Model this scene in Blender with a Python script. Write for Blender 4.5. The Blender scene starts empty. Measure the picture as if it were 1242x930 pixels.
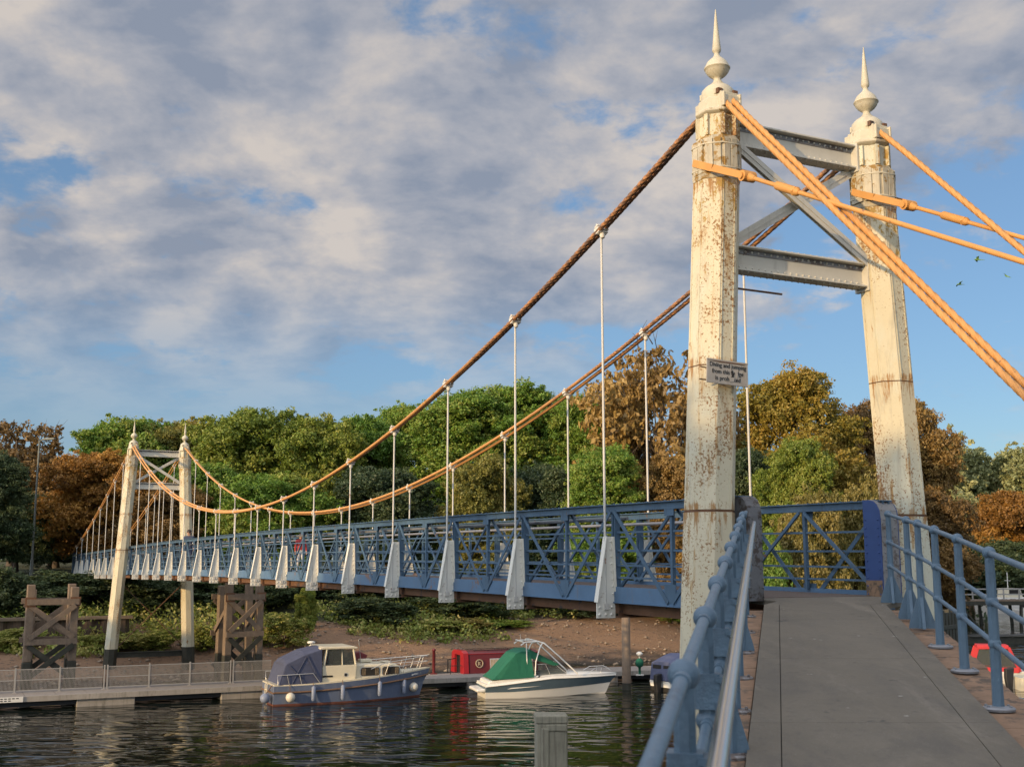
import bpy, math, random
import numpy as np
from mathutils import Vector, Matrix

S = bpy.context.scene
COL = S.collection
PI = math.pi

# ------------------------------------------------------------------ camera, sky, sun, exposure
cam_d = bpy.data.cameras.new("camera")
cam = bpy.data.objects.new("camera", cam_d)
COL.objects.link(cam)
cam.location = (0, 0, 0)
cam.rotation_euler = (PI / 2 + 0.153, 0, 0)
cam_d.sensor_width = 36
cam_d.lens = 36 * 1407.2 / 1242
cam_d.clip_start = 0.05
cam_d.clip_end = 6000
cam_d.dof.use_dof = True
cam_d.dof.focus_distance = 28
cam_d.dof.aperture_fstop = 5.6
S.camera = cam

SUN_AZ = Vector((-0.73, -0.685))            # towards the sun, on the ground
SUN_EL = math.radians(12.5)
sun_d = bpy.data.lights.new("sun", 'SUN')
sun_d.energy = 3.7
sun_d.angle = math.radians(0.5)
sun_d.color = (1.0, 0.69, 0.35)
sun = bpy.data.objects.new("sun", sun_d)
COL.objects.link(sun)
sd = Vector((SUN_AZ.x * math.cos(SUN_EL), SUN_AZ.y * math.cos(SUN_EL), math.sin(SUN_EL))).normalized()
sun.rotation_euler = sd.to_track_quat('Z', 'Y').to_euler()
sun.location = sd * 100

S.view_settings.view_transform = 'Standard'
S.view_settings.look = 'None'
S.view_settings.exposure = 0.15
S.view_settings.gamma = 1.0


def build_world():
    w = bpy.data.worlds.new("World")
    S.world = w
    w.use_nodes = True
    nt = w.node_tree
    N, L = nt.nodes, nt.links
    for n in list(N):
        N.remove(n)
    out = N.new("ShaderNodeOutputWorld")
    bg = N.new("ShaderNodeBackground")
    bg.inputs[1].default_value = 0.15
    sky = N.new("ShaderNodeTexSky")
    sky.sky_type = 'NISHITA'
    sky.sun_disc = False
    sky.sun_elevation = SUN_EL
    sky.sun_rotation = math.atan2(SUN_AZ.x, SUN_AZ.y)
    sky.air_density = 1.0
    sky.dust_density = 0.6
    sky.ozone_density = 2.5
    geo = N.new("ShaderNodeTexCoord")
    sep = N.new("ShaderNodeSeparateXYZ")
    L.new(geo.outputs["Generated"], sep.inputs[0])

    def m(op, a, b=None, c=None, clamp=False):
        n = N.new("ShaderNodeMath")
        n.operation = op
        n.use_clamp = clamp
        for i, x in enumerate((a, b, c)):
            if x is None:
                continue
            if isinstance(x, (int, float)):
                n.inputs[i].default_value = x
            else:
                L.new(x, n.inputs[i])
        return n.outputs[0]

    def noise(vec, scale, detail, rough, dist=0.0):
        n = N.new("ShaderNodeTexNoise")
        n.inputs["Scale"].default_value = scale
        n.inputs["Detail"].default_value = detail
        n.inputs["Roughness"].default_value = rough
        n.inputs["Distortion"].default_value = dist
        L.new(vec, n.inputs["Vector"])
        return n.outputs["Fac"]
    z = m('MAXIMUM', sep.outputs[2], 0.0)
    den = m('ADD', z, 0.30)
    px = m('DIVIDE', sep.outputs[0], den)
    py = m('DIVIDE', sep.outputs[1], den)
    comb = N.new("ShaderNodeCombineXYZ")
    L.new(px, comb.inputs[0]); L.new(py, comb.inputs[1])
    comb.inputs[2].default_value = 5.3
    V = comb.outputs[0]
    big = noise(V, 1.05, 3, 0.5, 0.2)
    mid = noise(V, 3.6, 8, 0.58, 0.15)
    fin = noise(V, 11.0, 6, 0.6, 0.3)
    d = m('ADD', m('MULTIPLY', big, 0.66), m('ADD', m('MULTIPLY', mid, 0.46), m('MULTIPLY', fin, 0.24)))
    # more cloud on the upper left, clear low down and to the right
    bias = m('ADD', m('MULTIPLY', px, -0.030), m('MULTIPLY', py, -0.012))
    dens = m('ADD', d, bias)
    mr = N.new("ShaderNodeMapRange")
    mr.interpolation_type = 'SMOOTHSTEP'
    mr.inputs["From Min"].default_value = 0.575
    mr.inputs["From Max"].default_value = 0.655
    L.new(dens, mr.inputs["Value"])
    low = N.new("ShaderNodeMapRange")
    low.interpolation_type = 'SMOOTHSTEP'
    low.inputs["From Min"].default_value = 0.11
    low.inputs["From Max"].default_value = 0.26
    L.new(z, low.inputs["Value"])
    cov = m('MULTIPLY', mr.outputs[0], m('ADD', m('MULTIPLY', low.outputs[0], 0.78), 0.15))
    cov = m('MULTIPLY', cov, 0.96)
    # lit side and shaded side of the cloud billows (density compared with a step towards the sun)
    off = N.new("ShaderNodeVectorMath"); off.operation = 'ADD'
    L.new(V, off.inputs[0])
    off.inputs[1].default_value = (-0.075, -0.03, 0.03)
    n1 = noise(V, 3.6, 7, 0.56, 0.15)
    n2 = noise(off.outputs[0], 3.6, 7, 0.56, 0.15)
    thick = m('MULTIPLY', m('SUBTRACT', dens, 0.60), -0.75)
    shade = m('ADD', m('MULTIPLY', m('SUBTRACT', n1, n2), 2.8), m('ADD', thick, 0.58), clamp=True)
    shade = m('ADD', m('MULTIPLY', shade, 0.75), m('MULTIPLY', noise(V, 1.1, 4, 0.5, 0.1), 0.32))
    ramp = N.new("ShaderNodeValToRGB")
    e = ramp.color_ramp.elements
    e[0].position = 0.28; e[0].color = (1.65, 1.85, 2.3, 1)
    e[1].position = 0.80; e[1].color = (4.1, 3.65, 3.25, 1)
    k = e.new(0.52); k.color = (2.6, 2.6, 2.8, 1)
    L.new(shade, ramp.inputs[0])
    tint = N.new("ShaderNodeMix"); tint.data_type = 'RGBA'; tint.blend_type = 'MULTIPLY'
    tint.inputs[0].default_value = 1.0
    L.new(sky.outputs[0], tint.inputs[6])
    tint.inputs[7].default_value = (0.78, 0.88, 1.0, 1)
    veil = N.new("ShaderNodeMix"); veil.data_type = 'RGBA'
    veil.inputs[0].default_value = 0.42
    L.new(tint.outputs[2], veil.inputs[6])
    veil.inputs[7].default_value = (1.25, 1.95, 2.85, 1)
    mix = N.new("ShaderNodeMix"); mix.data_type = 'RGBA'
    L.new(cov, mix.inputs[0])
    L.new(veil.outputs[2], mix.inputs[6])
    L.new(ramp.outputs[0], mix.inputs[7])
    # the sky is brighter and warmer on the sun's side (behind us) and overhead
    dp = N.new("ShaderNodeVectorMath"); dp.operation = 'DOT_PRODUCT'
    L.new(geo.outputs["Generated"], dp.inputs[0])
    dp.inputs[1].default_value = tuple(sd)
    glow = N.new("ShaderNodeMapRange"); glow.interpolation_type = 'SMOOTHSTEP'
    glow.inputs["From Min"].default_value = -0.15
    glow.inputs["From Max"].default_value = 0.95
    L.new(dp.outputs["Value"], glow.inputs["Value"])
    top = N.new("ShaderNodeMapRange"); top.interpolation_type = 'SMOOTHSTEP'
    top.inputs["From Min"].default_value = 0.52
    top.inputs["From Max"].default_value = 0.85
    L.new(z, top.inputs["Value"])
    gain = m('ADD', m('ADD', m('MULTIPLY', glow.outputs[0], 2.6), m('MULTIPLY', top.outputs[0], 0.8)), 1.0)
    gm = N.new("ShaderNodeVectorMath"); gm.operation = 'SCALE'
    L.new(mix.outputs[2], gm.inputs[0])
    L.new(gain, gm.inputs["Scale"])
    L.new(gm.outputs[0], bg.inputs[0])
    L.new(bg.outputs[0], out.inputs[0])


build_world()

# ------------------------------------------------------------------ frames
FPX, PITCH, NX, NY, TH = 1407.2, 0.153, 3.766, 14.698, 0.458
AX = np.array([-math.sin(TH), math.cos(TH)])      # along the bridge, away from us
RX = np.array([math.cos(TH), math.sin(TH)])       # across the bridge, to the right
WATER = -5.6


def B(v, u, z=0.0):
    q = np.array([NX, NY]) + AX * u + RX * v
    return Vector((q[0], q[1], z))


def to_uv(x, y):
    dx, dy = x - NX, y - NY
    return dx * AX[0] + dy * AX[1], dx * RX[0] + dy * RX[1]


def dir_of(px, py):
    a, c = (px - 621) / FPX, (465 - py) / FPX
    return Vector((a, math.cos(PITCH) - c * math.sin(PITCH), math.sin(PITCH) + c * math.cos(PITCH)))


def at_y(px, py, Y):
    d = dir_of(px, py)
    return d * (Y / d.y)


# ------------------------------------------------------------------ mesh helpers
class MB:
    def __init__(self):
        self.v, self.f, self.mi, self.sm = [], [], [], []

    def add(self, verts, faces, mi=0, smooth=False):
        o = len(self.v)
        self.v += [tuple(p) for p in verts]
        for f in faces:
            self.f.append([i + o for i in f])
            self.mi.append(mi)
            self.sm.append(smooth)

    def box(self, c, s, mi=0, rot=None):
        c = Vector(c); hx, hy, hz = s[0] / 2, s[1] / 2, s[2] / 2
        P = [Vector((x, y, z)) for z in (-hz, hz) for y in (-hy, hy) for x in (-hx, hx)]
        if rot is not None:
            P = [rot @ p for p in P]
        self.add([p + c for p in P], [(0, 2, 3, 1), (4, 5, 7, 6), (0, 1, 5, 4), (2, 6, 7, 3), (0, 4, 6, 2), (1, 3, 7, 5)], mi)

    def bar(self, p, q, w, h, mi=0, up=(0, 0, 1)):
        """square bar p->q, w across, h along 'up'"""
        p, q = Vector(p), Vector(q)
        d = (q - p)
        l = d.length
        d.normalize()
        up = Vector(up)
        s = d.cross(up)
        if s.length < 1e-4:
            s = d.cross(Vector((1, 0, 0)))
        s.normalize()
        t = s.cross(d).normalized()
        P = []
        for e in (p, q):
            for a, b in ((-1, -1), (1, -1), (1, 1), (-1, 1)):
                P.append(e + s * (a * w / 2) + t * (b * h / 2))
        self.add(P, [(3, 2, 1, 0), (4, 5, 6, 7), (0, 1, 5, 4), (1, 2, 6, 5), (2, 3, 7, 6), (3, 0, 4, 7)], mi)

    def tube(self, pts, r, n=8, mi=0, cap=True, smooth=True, lobes=0, lobe=0.0, twist=0.0):
        pts = [Vector(p) for p in pts]
        rs = r if isinstance(r, (list, tuple)) else [r] * len(pts)
        P, F = [], []
        ref = None
        run = 0.0
        for i, p in enumerate(pts):
            a = pts[max(0, i - 1)]; b = pts[min(len(pts) - 1, i + 1)]
            d = (b - a).normalized()
            if ref is None:
                ref = Vector((0, 0, 1)) if abs(d.z) < 0.9 else Vector((1, 0, 0))
            s = d.cross(ref).normalized()
            t = s.cross(d).normalized()
            ref = t
            if i:
                run += (p - pts[i - 1]).length
            for k in range(n):
                an = 2 * PI * k / n
                rr = rs[i] * (1 + ((lobe[i] if isinstance(lobe, list) else lobe) * math.cos(lobes * an + twist * run) if lobes else 0))
                P.append(p + s * (math.cos(an) * rr) + t * (math.sin(an) * rr))
        for i in range(len(pts) - 1):
            for k in range(n):
                k2 = (k + 1) % n
                F.append((i * n + k, i * n + k2, (i + 1) * n + k2, (i + 1) * n + k))
        self.add(P, F, mi, smooth)
        if cap:
            self.add(P[:n], [tuple(range(n - 1, -1, -1))], mi)
            self.add(P[-n:], [tuple(range(n))], mi)

    def lathe(self, prof, c=(0, 0, 0), n=20, mi=0, smooth=True, phase=0.0):
        """prof: list of (radius, z)"""
        c = Vector(c)
        P, F = [], []
        for r, z in prof:
            for k in range(n):
                an = 2 * PI * k / n + phase
                P.append(c + Vector((math.cos(an) * r, math.sin(an) * r, z)))
        for i in range(len(prof) - 1):
            for k in range(n):
                k2 = (k + 1) % n
                F.append((i * n + k, i * n + k2, (i + 1) * n + k2, (i + 1) * n + k))
        self.add(P, F, mi, smooth)
        self.add(P[:n], [tuple(range(n - 1, -1, -1))], mi)
        self.add(P[-n:], [tuple(range(n))], mi)

    def ball(self, c, r, n=12, mi=0, sz=1.0):
        prof = [(max(0.001, r * math.sin(PI * i / 8)), -r * sz * math.cos(PI * i / 8)) for i in range(9)]
        self.lathe(prof, c, n, mi)

    def prism(self, poly, o, ex, ey, n, t, mi=0):
        """2-D polygon in the plane o+ex*x+ey*y, thickness t along n (centred)"""
        o, ex, ey, n = Vector(o), Vector(ex), Vector(ey), Vector(n)
        k = len(poly)
        P = [o + ex * x + ey * y - n * (t / 2) for x, y in poly] + [o + ex * x + ey * y + n * (t / 2) for x, y in poly]
        F = [tuple(range(k - 1, -1, -1)), tuple(range(k, 2 * k))]
        F += [(i, (i + 1) % k, (i + 1) % k + k, i + k) for i in range(k)]
        self.add(P, F, mi)

    def mesh(self, name, mats):
        me = bpy.data.meshes.new(name)
        me.from_pydata(self.v, [], self.f)
        me.polygons.foreach_set("material_index", self.mi)
        me.polygons.foreach_set("use_smooth", self.sm)
        for mt in (mats if isinstance(mats, (list, tuple)) else [mats]):
            me.materials.append(mt)
        me.update()
        return me

    def build(self, name, mats, parent=None, bevel=0.0, loc=None):
        o = bpy.data.objects.new(name, self.mesh(name, mats))
        COL.objects.link(o)
        if parent is not None:
            o.parent = parent
        if loc is not None:
            o.location = loc
        if bevel:
            b = o.modifiers.new("bevel", 'BEVEL')
            b.width = bevel
            b.segments = 2
            b.limit_method = 'ANGLE'
            b.angle_limit = math.radians(40)
        return o


def empty(name, label, cat, loc=(0, 0, 0), rz=0.0, group=None):
    o = bpy.data.objects.new(name, None)
    o.empty_display_size = 0.3
    COL.objects.link(o)
    o.location = loc
    o.rotation_euler = (0, 0, rz)
    return tag(o, label, cat, group)


def tag(o, label, cat, group=None):
    o["label"] = label
    o["category"] = cat
    if group:
        o["group"] = group
    return o


def kind(o, k, label=None):
    o["kind"] = k
    if label:
        o["label"] = label
    return o


def copy_part(o, parent, loc=None, rot=None, scale=None):
    c = o.copy()
    COL.objects.link(c)
    c.parent = parent
    if loc is not None:
        c.location = loc
    if rot is not None:
        c.rotation_euler = rot
    if scale is not None:
        c.scale = scale
    return c


def copy_tree(root, loc, rz=None, label=None):
    r = root.copy()
    COL.objects.link(r)
    r.location = loc
    if rz is not None:
        r.rotation_euler = (0, 0, rz)
    if label:
        r["label"] = label
    for ch in list(root.children):
        c = copy_part(ch, r)
        for g in list(ch.children):
            copy_part(g, c)
    return r


# ------------------------------------------------------------------ materials
def nodes_of(name):
    mt = bpy.data.materials.new(name)
    mt.use_nodes = True
    nt = mt.node_tree
    return mt, nt, nt.nodes, nt.links, nt.nodes["Principled BSDF"]


def add_noise(nt, scale, detail=6, rough=0.6, dist=0.0, coord="Object", stretch=None):
    tc = nt.nodes.new("ShaderNodeTexCoord")
    n = nt.nodes.new("ShaderNodeTexNoise")
    n.inputs["Scale"].default_value = scale
    n.inputs["Detail"].default_value = detail
    n.inputs["Roughness"].default_value = rough
    n.inputs["Distortion"].default_value = dist
    src = tc.outputs[coord]
    if stretch:
        mp = nt.nodes.new("ShaderNodeMapping")
        mp.inputs["Scale"].default_value = stretch
        nt.links.new(src, mp.inputs[0])
        src = mp.outputs[0]
    nt.links.new(src, n.inputs["Vector"])
    return n.outputs["Fac"]


def step(nt, fac, lo, hi):
    r = nt.nodes.new("ShaderNodeMapRange")
    r.interpolation_type = 'SMOOTHSTEP'
    r.inputs["From Min"].default_value = lo
    r.inputs["From Max"].default_value = hi
    nt.links.new(fac, r.inputs["Value"])
    return r.outputs[0]


def mixc(nt, fac, a, b, blend='MIX'):
    m = nt.nodes.new("ShaderNodeMix")
    m.data_type = 'RGBA'
    m.blend_type = blend
    for i, x in ((0, fac), (6, a), (7, b)):
        if isinstance(x, (int, float)):
            m.inputs[i].default_value = x
        elif isinstance(x, (tuple, list)):
            m.inputs[i].default_value = (*x, 1) if len(x) == 3 else x
        else:
            nt.links.new(x, m.inputs[i])
    return m.outputs[2]


def bump(nt, bsdf, fac, strength, dist=0.02):
    b = nt.nodes.new("ShaderNodeBump")
    b.inputs["Strength"].default_value = strength
    b.inputs["Distance"].default_value = dist
    nt.links.new(fac, b.inputs["Height"])
    nt.links.new(b.outputs[0], bsdf.inputs["Normal"])


def paint(name, base, var=0.12, rough=0.5, metal=0.0, wear=None, wear_amt=0.62, wear_scale=6.0, nscale=3.0, bmp=0.15, dirt=None, dirt_amt=0.55, dirt_stretch=(3, 3, 0.5), spec=0.4):
    mt, nt, N, L, b = nodes_of(name)
    f = add_noise(nt, nscale, 8, 0.65)
    lo = tuple(max(0, c * (1 - var * 2)) for c in base)
    hi = tuple(min(1, c * (1 + var)) for c in base)
    col = mixc(nt, f, lo, hi)
    if dirt is not None:
        g = step(nt, add_noise(nt, 2.2, 8, 0.7, 0.3, stretch=dirt_stretch), dirt_amt - 0.07, dirt_amt + 0.16)
        col = mixc(nt, g, col, dirt)
    if wear is not None:
        w1 = add_noise(nt, wear_scale, 10, 0.75)
        w2 = add_noise(nt, wear_scale * 0.22, 4, 0.5)
        mm = nt.nodes.new("ShaderNodeMath"); mm.operation = 'MULTIPLY_ADD'
        L.new(w2, mm.inputs[0]); mm.inputs[1].default_value = 0.45; L.new(w1, mm.inputs[2])
        w = step(nt, mm.outputs[0], wear_amt + 0.2, wear_amt + 0.255)
        col = mixc(nt, w, col, wear)
    L.new(col, b.inputs["Base Color"])
    b.inputs["Roughness"].default_value = rough
    b.inputs["Metallic"].default_value = metal
    b.inputs["Specular IOR Level"].default_value = spec
    if bmp:
        bump(nt, b, add_noise(nt, nscale * 9, 5, 0.6), bmp, 0.01)
    return mt


M = {}
def tower_paint():
    mt, nt, N, L, b = nodes_of("tower_paint")
    f = add_noise(nt, 1.4, 8, 0.65)
    col = mixc(nt, f, (0.50, 0.455, 0.315), (0.66, 0.60, 0.44))
    pale = step(nt, add_noise(nt, 0.9, 5, 0.6, 0.4, stretch=(1, 1, 0.5)), 0.50, 0.62)
    col = mixc(nt, pale, col, (0.56, 0.56, 0.45))                                   # chalky greenish weathering
    dirt = step(nt, add_noise(nt, 2.4, 8, 0.7, 0.3, stretch=(3, 3, 0.35)), 0.52, 0.74)
    col = mixc(nt, dirt, col, (0.37, 0.34, 0.26))
    patch = add_noise(nt, 1.3, 5, 0.6, 0.5, stretch=(1, 1, 0.45))
    run = add_noise(nt, 5.5, 6, 0.7, 0.2, stretch=(2.2, 2.2, 0.16))
    mm = N.new("ShaderNodeMath"); mm.operation = 'MULTIPLY_ADD'
    L.new(patch, mm.inputs[0]); mm.inputs[1].default_value = 0.8; L.new(run, mm.inputs[2])
    col = mixc(nt, step(nt, mm.outputs[0], 0.985, 1.14), col, (0.40, 0.25, 0.10))    # rust runs
    sp = add_noise(nt, 34, 6, 0.7)
    m2 = N.new("ShaderNodeMath"); m2.operation = 'MULTIPLY_ADD'
    L.new(patch, m2.inputs[0]); m2.inputs[1].default_value = 0.75; L.new(sp, m2.inputs[2])
    speck = step(nt, m2.outputs[0], 0.968, 1.01)
    col = mixc(nt, speck, col, (0.24, 0.125, 0.045))                                # pitting where the patches are
    big = add_noise(nt, 2.6, 9, 0.72, 0.3, stretch=(1, 1, 0.7))
    peel = step(nt, big, 0.645, 0.66)
    col = mixc(nt, peel, col, (0.33, 0.20, 0.09))                                   # peeled flakes
    tc = N.new("ShaderNodeTexCoord"); sep = N.new("ShaderNodeSeparateXYZ")
    L.new(tc.outputs["Object"], sep.inputs[0])
    for zj_ in (0.66, 2.42, 4.74):
        a1 = step(nt, sep.outputs[2], zj_ - 0.55, zj_ - 0.03)
        a2 = step(nt, sep.outputs[2], zj_ + 0.10, zj_)
        mj = N.new("ShaderNodeMath"); mj.operation = 'MULTIPLY'
        L.new(a1, mj.inputs[0]); L.new(a2, mj.inputs[1])
        mk = N.new("ShaderNodeMath"); mk.operation = 'MULTIPLY_ADD'
        L.new(mj.outputs[0], mk.inputs[0]); mk.inputs[1].default_value = 0.16
        L.new(add_noise(nt, 8, 7, 0.72, 0.2, stretch=(1.8, 1.8, 0.22)), mk.inputs[2])
        col = mixc(nt, step(nt, mk.outputs[0], 0.62, 0.74), col, (0.33, 0.18, 0.065))
    lz = step(nt, sep.outputs[2], 2.6, 4.9)
    m3 = N.new("ShaderNodeMath"); m3.operation = 'MULTIPLY_ADD'
    L.new(lz, m3.inputs[0]); m3.inputs[1].default_value = 0.17; L.new(add_noise(nt, 10, 8, 0.75, 0.2, stretch=(1, 1, 0.6)), m3.inputs[2])
    col = mixc(nt, step(nt, m3.outputs[0], 0.685, 0.74), col, (0.34, 0.215, 0.05))   # mustard lichen under the collar
    L.new(col, b.inputs["Base Color"])
    b.inputs["Roughness"].default_value = 0.6
    b.inputs["Specular IOR Level"].default_value = 0.35
    bump(nt, b, add_noise(nt, 26, 6, 0.65), 0.35, 0.012)
    return mt


M['tower'] = tower_paint()
M['tower_lichen'] = paint("tower_lichen_paint", (0.55, 0.50, 0.38), 0.25, 0.7, wear=(0.27, 0.16, 0.04), wear_amt=0.53, wear_scale=7.0, nscale=4, bmp=0.4,
                          dirt=(0.30, 0.27, 0.20), dirt_amt=0.5)
M['cast'] = paint("cream_cast_iron", (0.55, 0.50, 0.375), 0.14, 0.55, wear=(0.24, 0.17, 0.08), wear_amt=0.64, wear_scale=10, nscale=5, bmp=0.3, dirt=(0.38, 0.34, 0.26), dirt_amt=0.6)
M['beam'] = paint("grey_white_steel", (0.56, 0.535, 0.46), 0.12, 0.55, wear=(0.22, 0.10, 0.04), wear_amt=0.68, wear_scale=5, nscale=2, bmp=0.2, dirt=(0.33, 0.31, 0.26), dirt_amt=0.6)
M['bracket'] = paint("pale_grey_plate", (0.72, 0.70, 0.62), 0.06, 0.55, wear=(0.24, 0.13, 0.06), wear_amt=0.70, wear_scale=7, nscale=2, bmp=0.1, dirt=(0.50, 0.46, 0.37), dirt_amt=0.62)
M['blue'] = paint("blue_bridge_paint", (0.072, 0.132, 0.205), 0.2, 0.45, dirt=(0.05, 0.08, 0.12), dirt_amt=0.55, wear=(0.16, 0.075, 0.035), wear_amt=0.665, wear_scale=6, nscale=2.5, bmp=0.12)
M['blue_girder'] = paint("worn_blue_girder_paint", (0.095, 0.175, 0.285), 0.18, 0.45, wear=(0.20, 0.11, 0.07), wear_amt=0.62, wear_scale=2.2, nscale=2.5, bmp=0.15,
                         dirt=(0.13, 0.14, 0.17), dirt_amt=0.62)
M['blue_rail'] = paint("blue_rail_paint", (0.095, 0.155, 0.215), 0.10, 0.42, wear=(0.17, 0.11, 0.085), wear_amt=0.70, wear_scale=12, nscale=6, bmp=0.4, dirt=(0.065, 0.10, 0.14), dirt_amt=0.54, dirt_stretch=(4, 4, 1.2))
M['deep_blue'] = paint("deep_blue_plate_paint", (0.030, 0.066, 0.20), 0.15, 0.5, wear=(0.24, 0.16, 0.11), wear_amt=0.66, wear_scale=4, nscale=3, bmp=0.15)
M['plate_grey'] = paint("weathered_grey_plate", (0.25, 0.25, 0.255), 0.3, 0.6, wear=(0.12, 0.10, 0.09), wear_amt=0.55, wear_scale=10, nscale=7, bmp=0.5)
M['plate_dark'] = paint("dark_weathered_plate", (0.15, 0.155, 0.165), 0.3, 0.55, wear=(0.06, 0.05, 0.045), wear_amt=0.55, wear_scale=9, nscale=6, bmp=0.5)
M['rust'] = paint("rusty_iron", (0.17, 0.085, 0.045), 0.35, 0.85, nscale=4, bmp=0.4, wear=(0.06, 0.045, 0.04), wear_amt=0.58, wear_scale=4)
M['cable'] = paint("orange_cable_paint", (0.60, 0.30, 0.085), 0.16, 0.65, nscale=3, bmp=0.1, wear=(0.22, 0.11, 0.06), wear_amt=0.66, wear_scale=9, dirt=(0.46, 0.22, 0.075), dirt_amt=0.6)
def span_cable():
    mt, nt, N, L, b = nodes_of("mottled_span_cable")
    tc = N.new("ShaderNodeTexCoord"); sep = N.new("ShaderNodeSeparateXYZ")
    L.new(tc.outputs["Object"], sep.inputs[0])
    f = add_noise(nt, 3.5, 8, 0.7)
    new = mixc(nt, f, (0.45, 0.21, 0.065), (0.64, 0.33, 0.10))
    new = mixc(nt, step(nt, add_noise(nt, 12, 8, 0.75), 0.60, 0.66), new, (0.22, 0.11, 0.06))
    old = mixc(nt, step(nt, add_noise(nt, 9, 8, 0.75), 0.42, 0.62), (0.14, 0.085, 0.06), (0.46, 0.21, 0.075))
    mm = N.new("ShaderNodeMath"); mm.operation = 'MULTIPLY_ADD'
    L.new(f, mm.inputs[0]); mm.inputs[1].default_value = 6.0; L.new(sep.outputs[1], mm.inputs[2])
    a = step(nt, mm.outputs[0], 8.0, 15.0)  # brown mottling near the tower, turning orange further along the span
    c = step(nt, sep.outputs[1], -0.05, 0.05)
    old = mixc(nt, c, new, old)
    L.new(mixc(nt, a, old, new), b.inputs["Base Color"])
    b.inputs["Roughness"].default_value = 0.65
    bump(nt, b, add_noise(nt, 40, 4, 0.6), 0.3, 0.006)
    return mt


M['span_cable'] = span_cable()
M['rod'] = paint("white_hanger_rod", (0.60, 0.58, 0.53), 0.1, 0.5, nscale=4, bmp=0.05, wear=(0.30, 0.16, 0.09), wear_amt=0.68, wear_scale=5)
M['clamp'] = paint("white_cable_clamp", (0.66, 0.62, 0.54), 0.1, 0.5, nscale=9)
M['pipe'] = paint("galvanised_pipe", (0.27, 0.28, 0.30), 0.12, 0.5, 0.4, nscale=6)
M['steel'] = paint("polished_handrail_steel", (0.60, 0.57, 0.53), 0.08, 0.24, 1.0, nscale=7, bmp=0.05)
M['deck'] = paint("brown_deck_boards", (0.13, 0.10, 0.085), 0.25, 0.8, nscale=6, bmp=0.3)
M['asphalt'] = paint("grey_walkway_surface", (0.165, 0.145, 0.112), 0.2, 0.85, nscale=1.3, bmp=0.0, dirt=(0.120, 0.108, 0.088), dirt_amt=0.52, dirt_stretch=(1, 0.4, 1))
M['seam'] = paint("dark_joint", (0.03, 0.03, 0.03), 0.2, 0.9)
M['timber_edge'] = paint("worn_edge_timber", (0.27, 0.17, 0.105), 0.35, 0.85, nscale=5, bmp=0.5, wear=(0.10, 0.075, 0.055), wear_amt=0.56, wear_scale=7)
M['timber'] = paint("weathered_timber", (0.225, 0.165, 0.115), 0.35, 0.85, nscale=4, bmp=0.5, dirt=(0.15, 0.115, 0.085), dirt_amt=0.5, dirt_stretch=(6, 6, 0.5))
M['timber_grey'] = paint("grey_post_timber", (0.30, 0.285, 0.215), 0.25, 0.85, nscale=3, bmp=0.5, dirt=(0.13, 0.12, 0.09), dirt_amt=0.54, dirt_stretch=(9, 9, 0.35))
M['wet'] = paint("wet_algae_black", (0.050, 0.048, 0.034), 0.4, 0.6, nscale=4, bmp=0.4)
M['concrete'] = paint("pale_concrete", (0.34, 0.31, 0.27), 0.2, 0.85, nscale=3, bmp=0.3, dirt=(0.18, 0.165, 0.14), dirt_amt=0.56)
M['pontoon_deck'] = paint("pontoon_planks", (0.27, 0.24, 0.21), 0.22, 0.8, nscale=4, bmp=0.3)
M['black'] = paint("black_float", (0.015, 0.015, 0.016), 0.2, 0.5)
M['fence_grey'] = paint("galvanised_fence", (0.38, 0.36, 0.33), 0.12, 0.5, 0.3, nscale=6)
M['sheet_pile'] = paint("rusty_sheet_pile", (0.115, 0.075, 0.05), 0.35, 0.85, nscale=2, bmp=0.3, dirt=(0.06, 0.05, 0.035), dirt_amt=0.5)
M['navy_hull'] = paint("navy_hull_paint", (0.130, 0.165, 0.25), 0.14, 0.35, nscale=2, bmp=0.03, dirt=(0.17, 0.19, 0.25), dirt_amt=0.55)
M['boot'] = paint("rust_red_boot_stripe", (0.17, 0.065, 0.045), 0.25, 0.5, nscale=4)
M['cream'] = paint("cream_gelcoat", (0.66, 0.60, 0.45), 0.07, 0.3, nscale=3, bmp=0.0)
M['white'] = paint("white_gelcoat", (0.72, 0.70, 0.64), 0.05, 0.25, nscale=3, bmp=0.0)
M['slate_blue'] = paint("slate_hull_band", (0.085, 0.125, 0.155), 0.12, 0.25, nscale=3, bmp=0.0)
M['navy_canvas'] = paint("navy_canvas", (0.075, 0.088, 0.15), 0.2, 0.85, nscale=5, bmp=0.5)
M['green_canvas'] = paint("green_canvas", (0.012, 0.125, 0.07), 0.15, 0.8, nscale=5, bmp=0.4)
M['lilac_canvas'] = paint("lilac_blue_canvas", (0.085, 0.10, 0.175), 0.15, 0.8, nscale=5, bmp=0.4)
M['red_canvas'] = paint("red_canvas", (0.50, 0.035, 0.04), 0.12, 0.75, nscale=5, bmp=0.3)
M['red'] = paint("bright_red_paint", (0.33, 0.016, 0.022), 0.1, 0.35, nscale=4)
M['maroon'] = paint("maroon_paint", (0.13, 0.018, 0.022), 0.12, 0.4, nscale=4)
M['rope'] = paint("brown_rope", (0.20, 0.12, 0.075), 0.3, 0.9, nscale=14, bmp=0.5)
M['fender_blue'] = paint("blue_grey_fender", (0.22, 0.26, 0.36), 0.1, 0.45)
M['fender_white'] = paint("white_ball_fender", (0.66, 0.62, 0.52), 0.1, 0.4)
M['curtain'] = paint("cream_curtain", (0.42, 0.34, 0.24), 0.25, 0.9, nscale=9)
M['dark'] = paint("dark_interior", (0.02, 0.018, 0.016), 0.3, 0.8)
M['chrome'] = paint("boat_rail_steel", (0.66, 0.64, 0.60), 0.05, 0.3, 0.7)
M['lamp_grey'] = paint("lamp_grey_green", (0.13, 0.14, 0.12), 0.1, 0.5)
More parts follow.
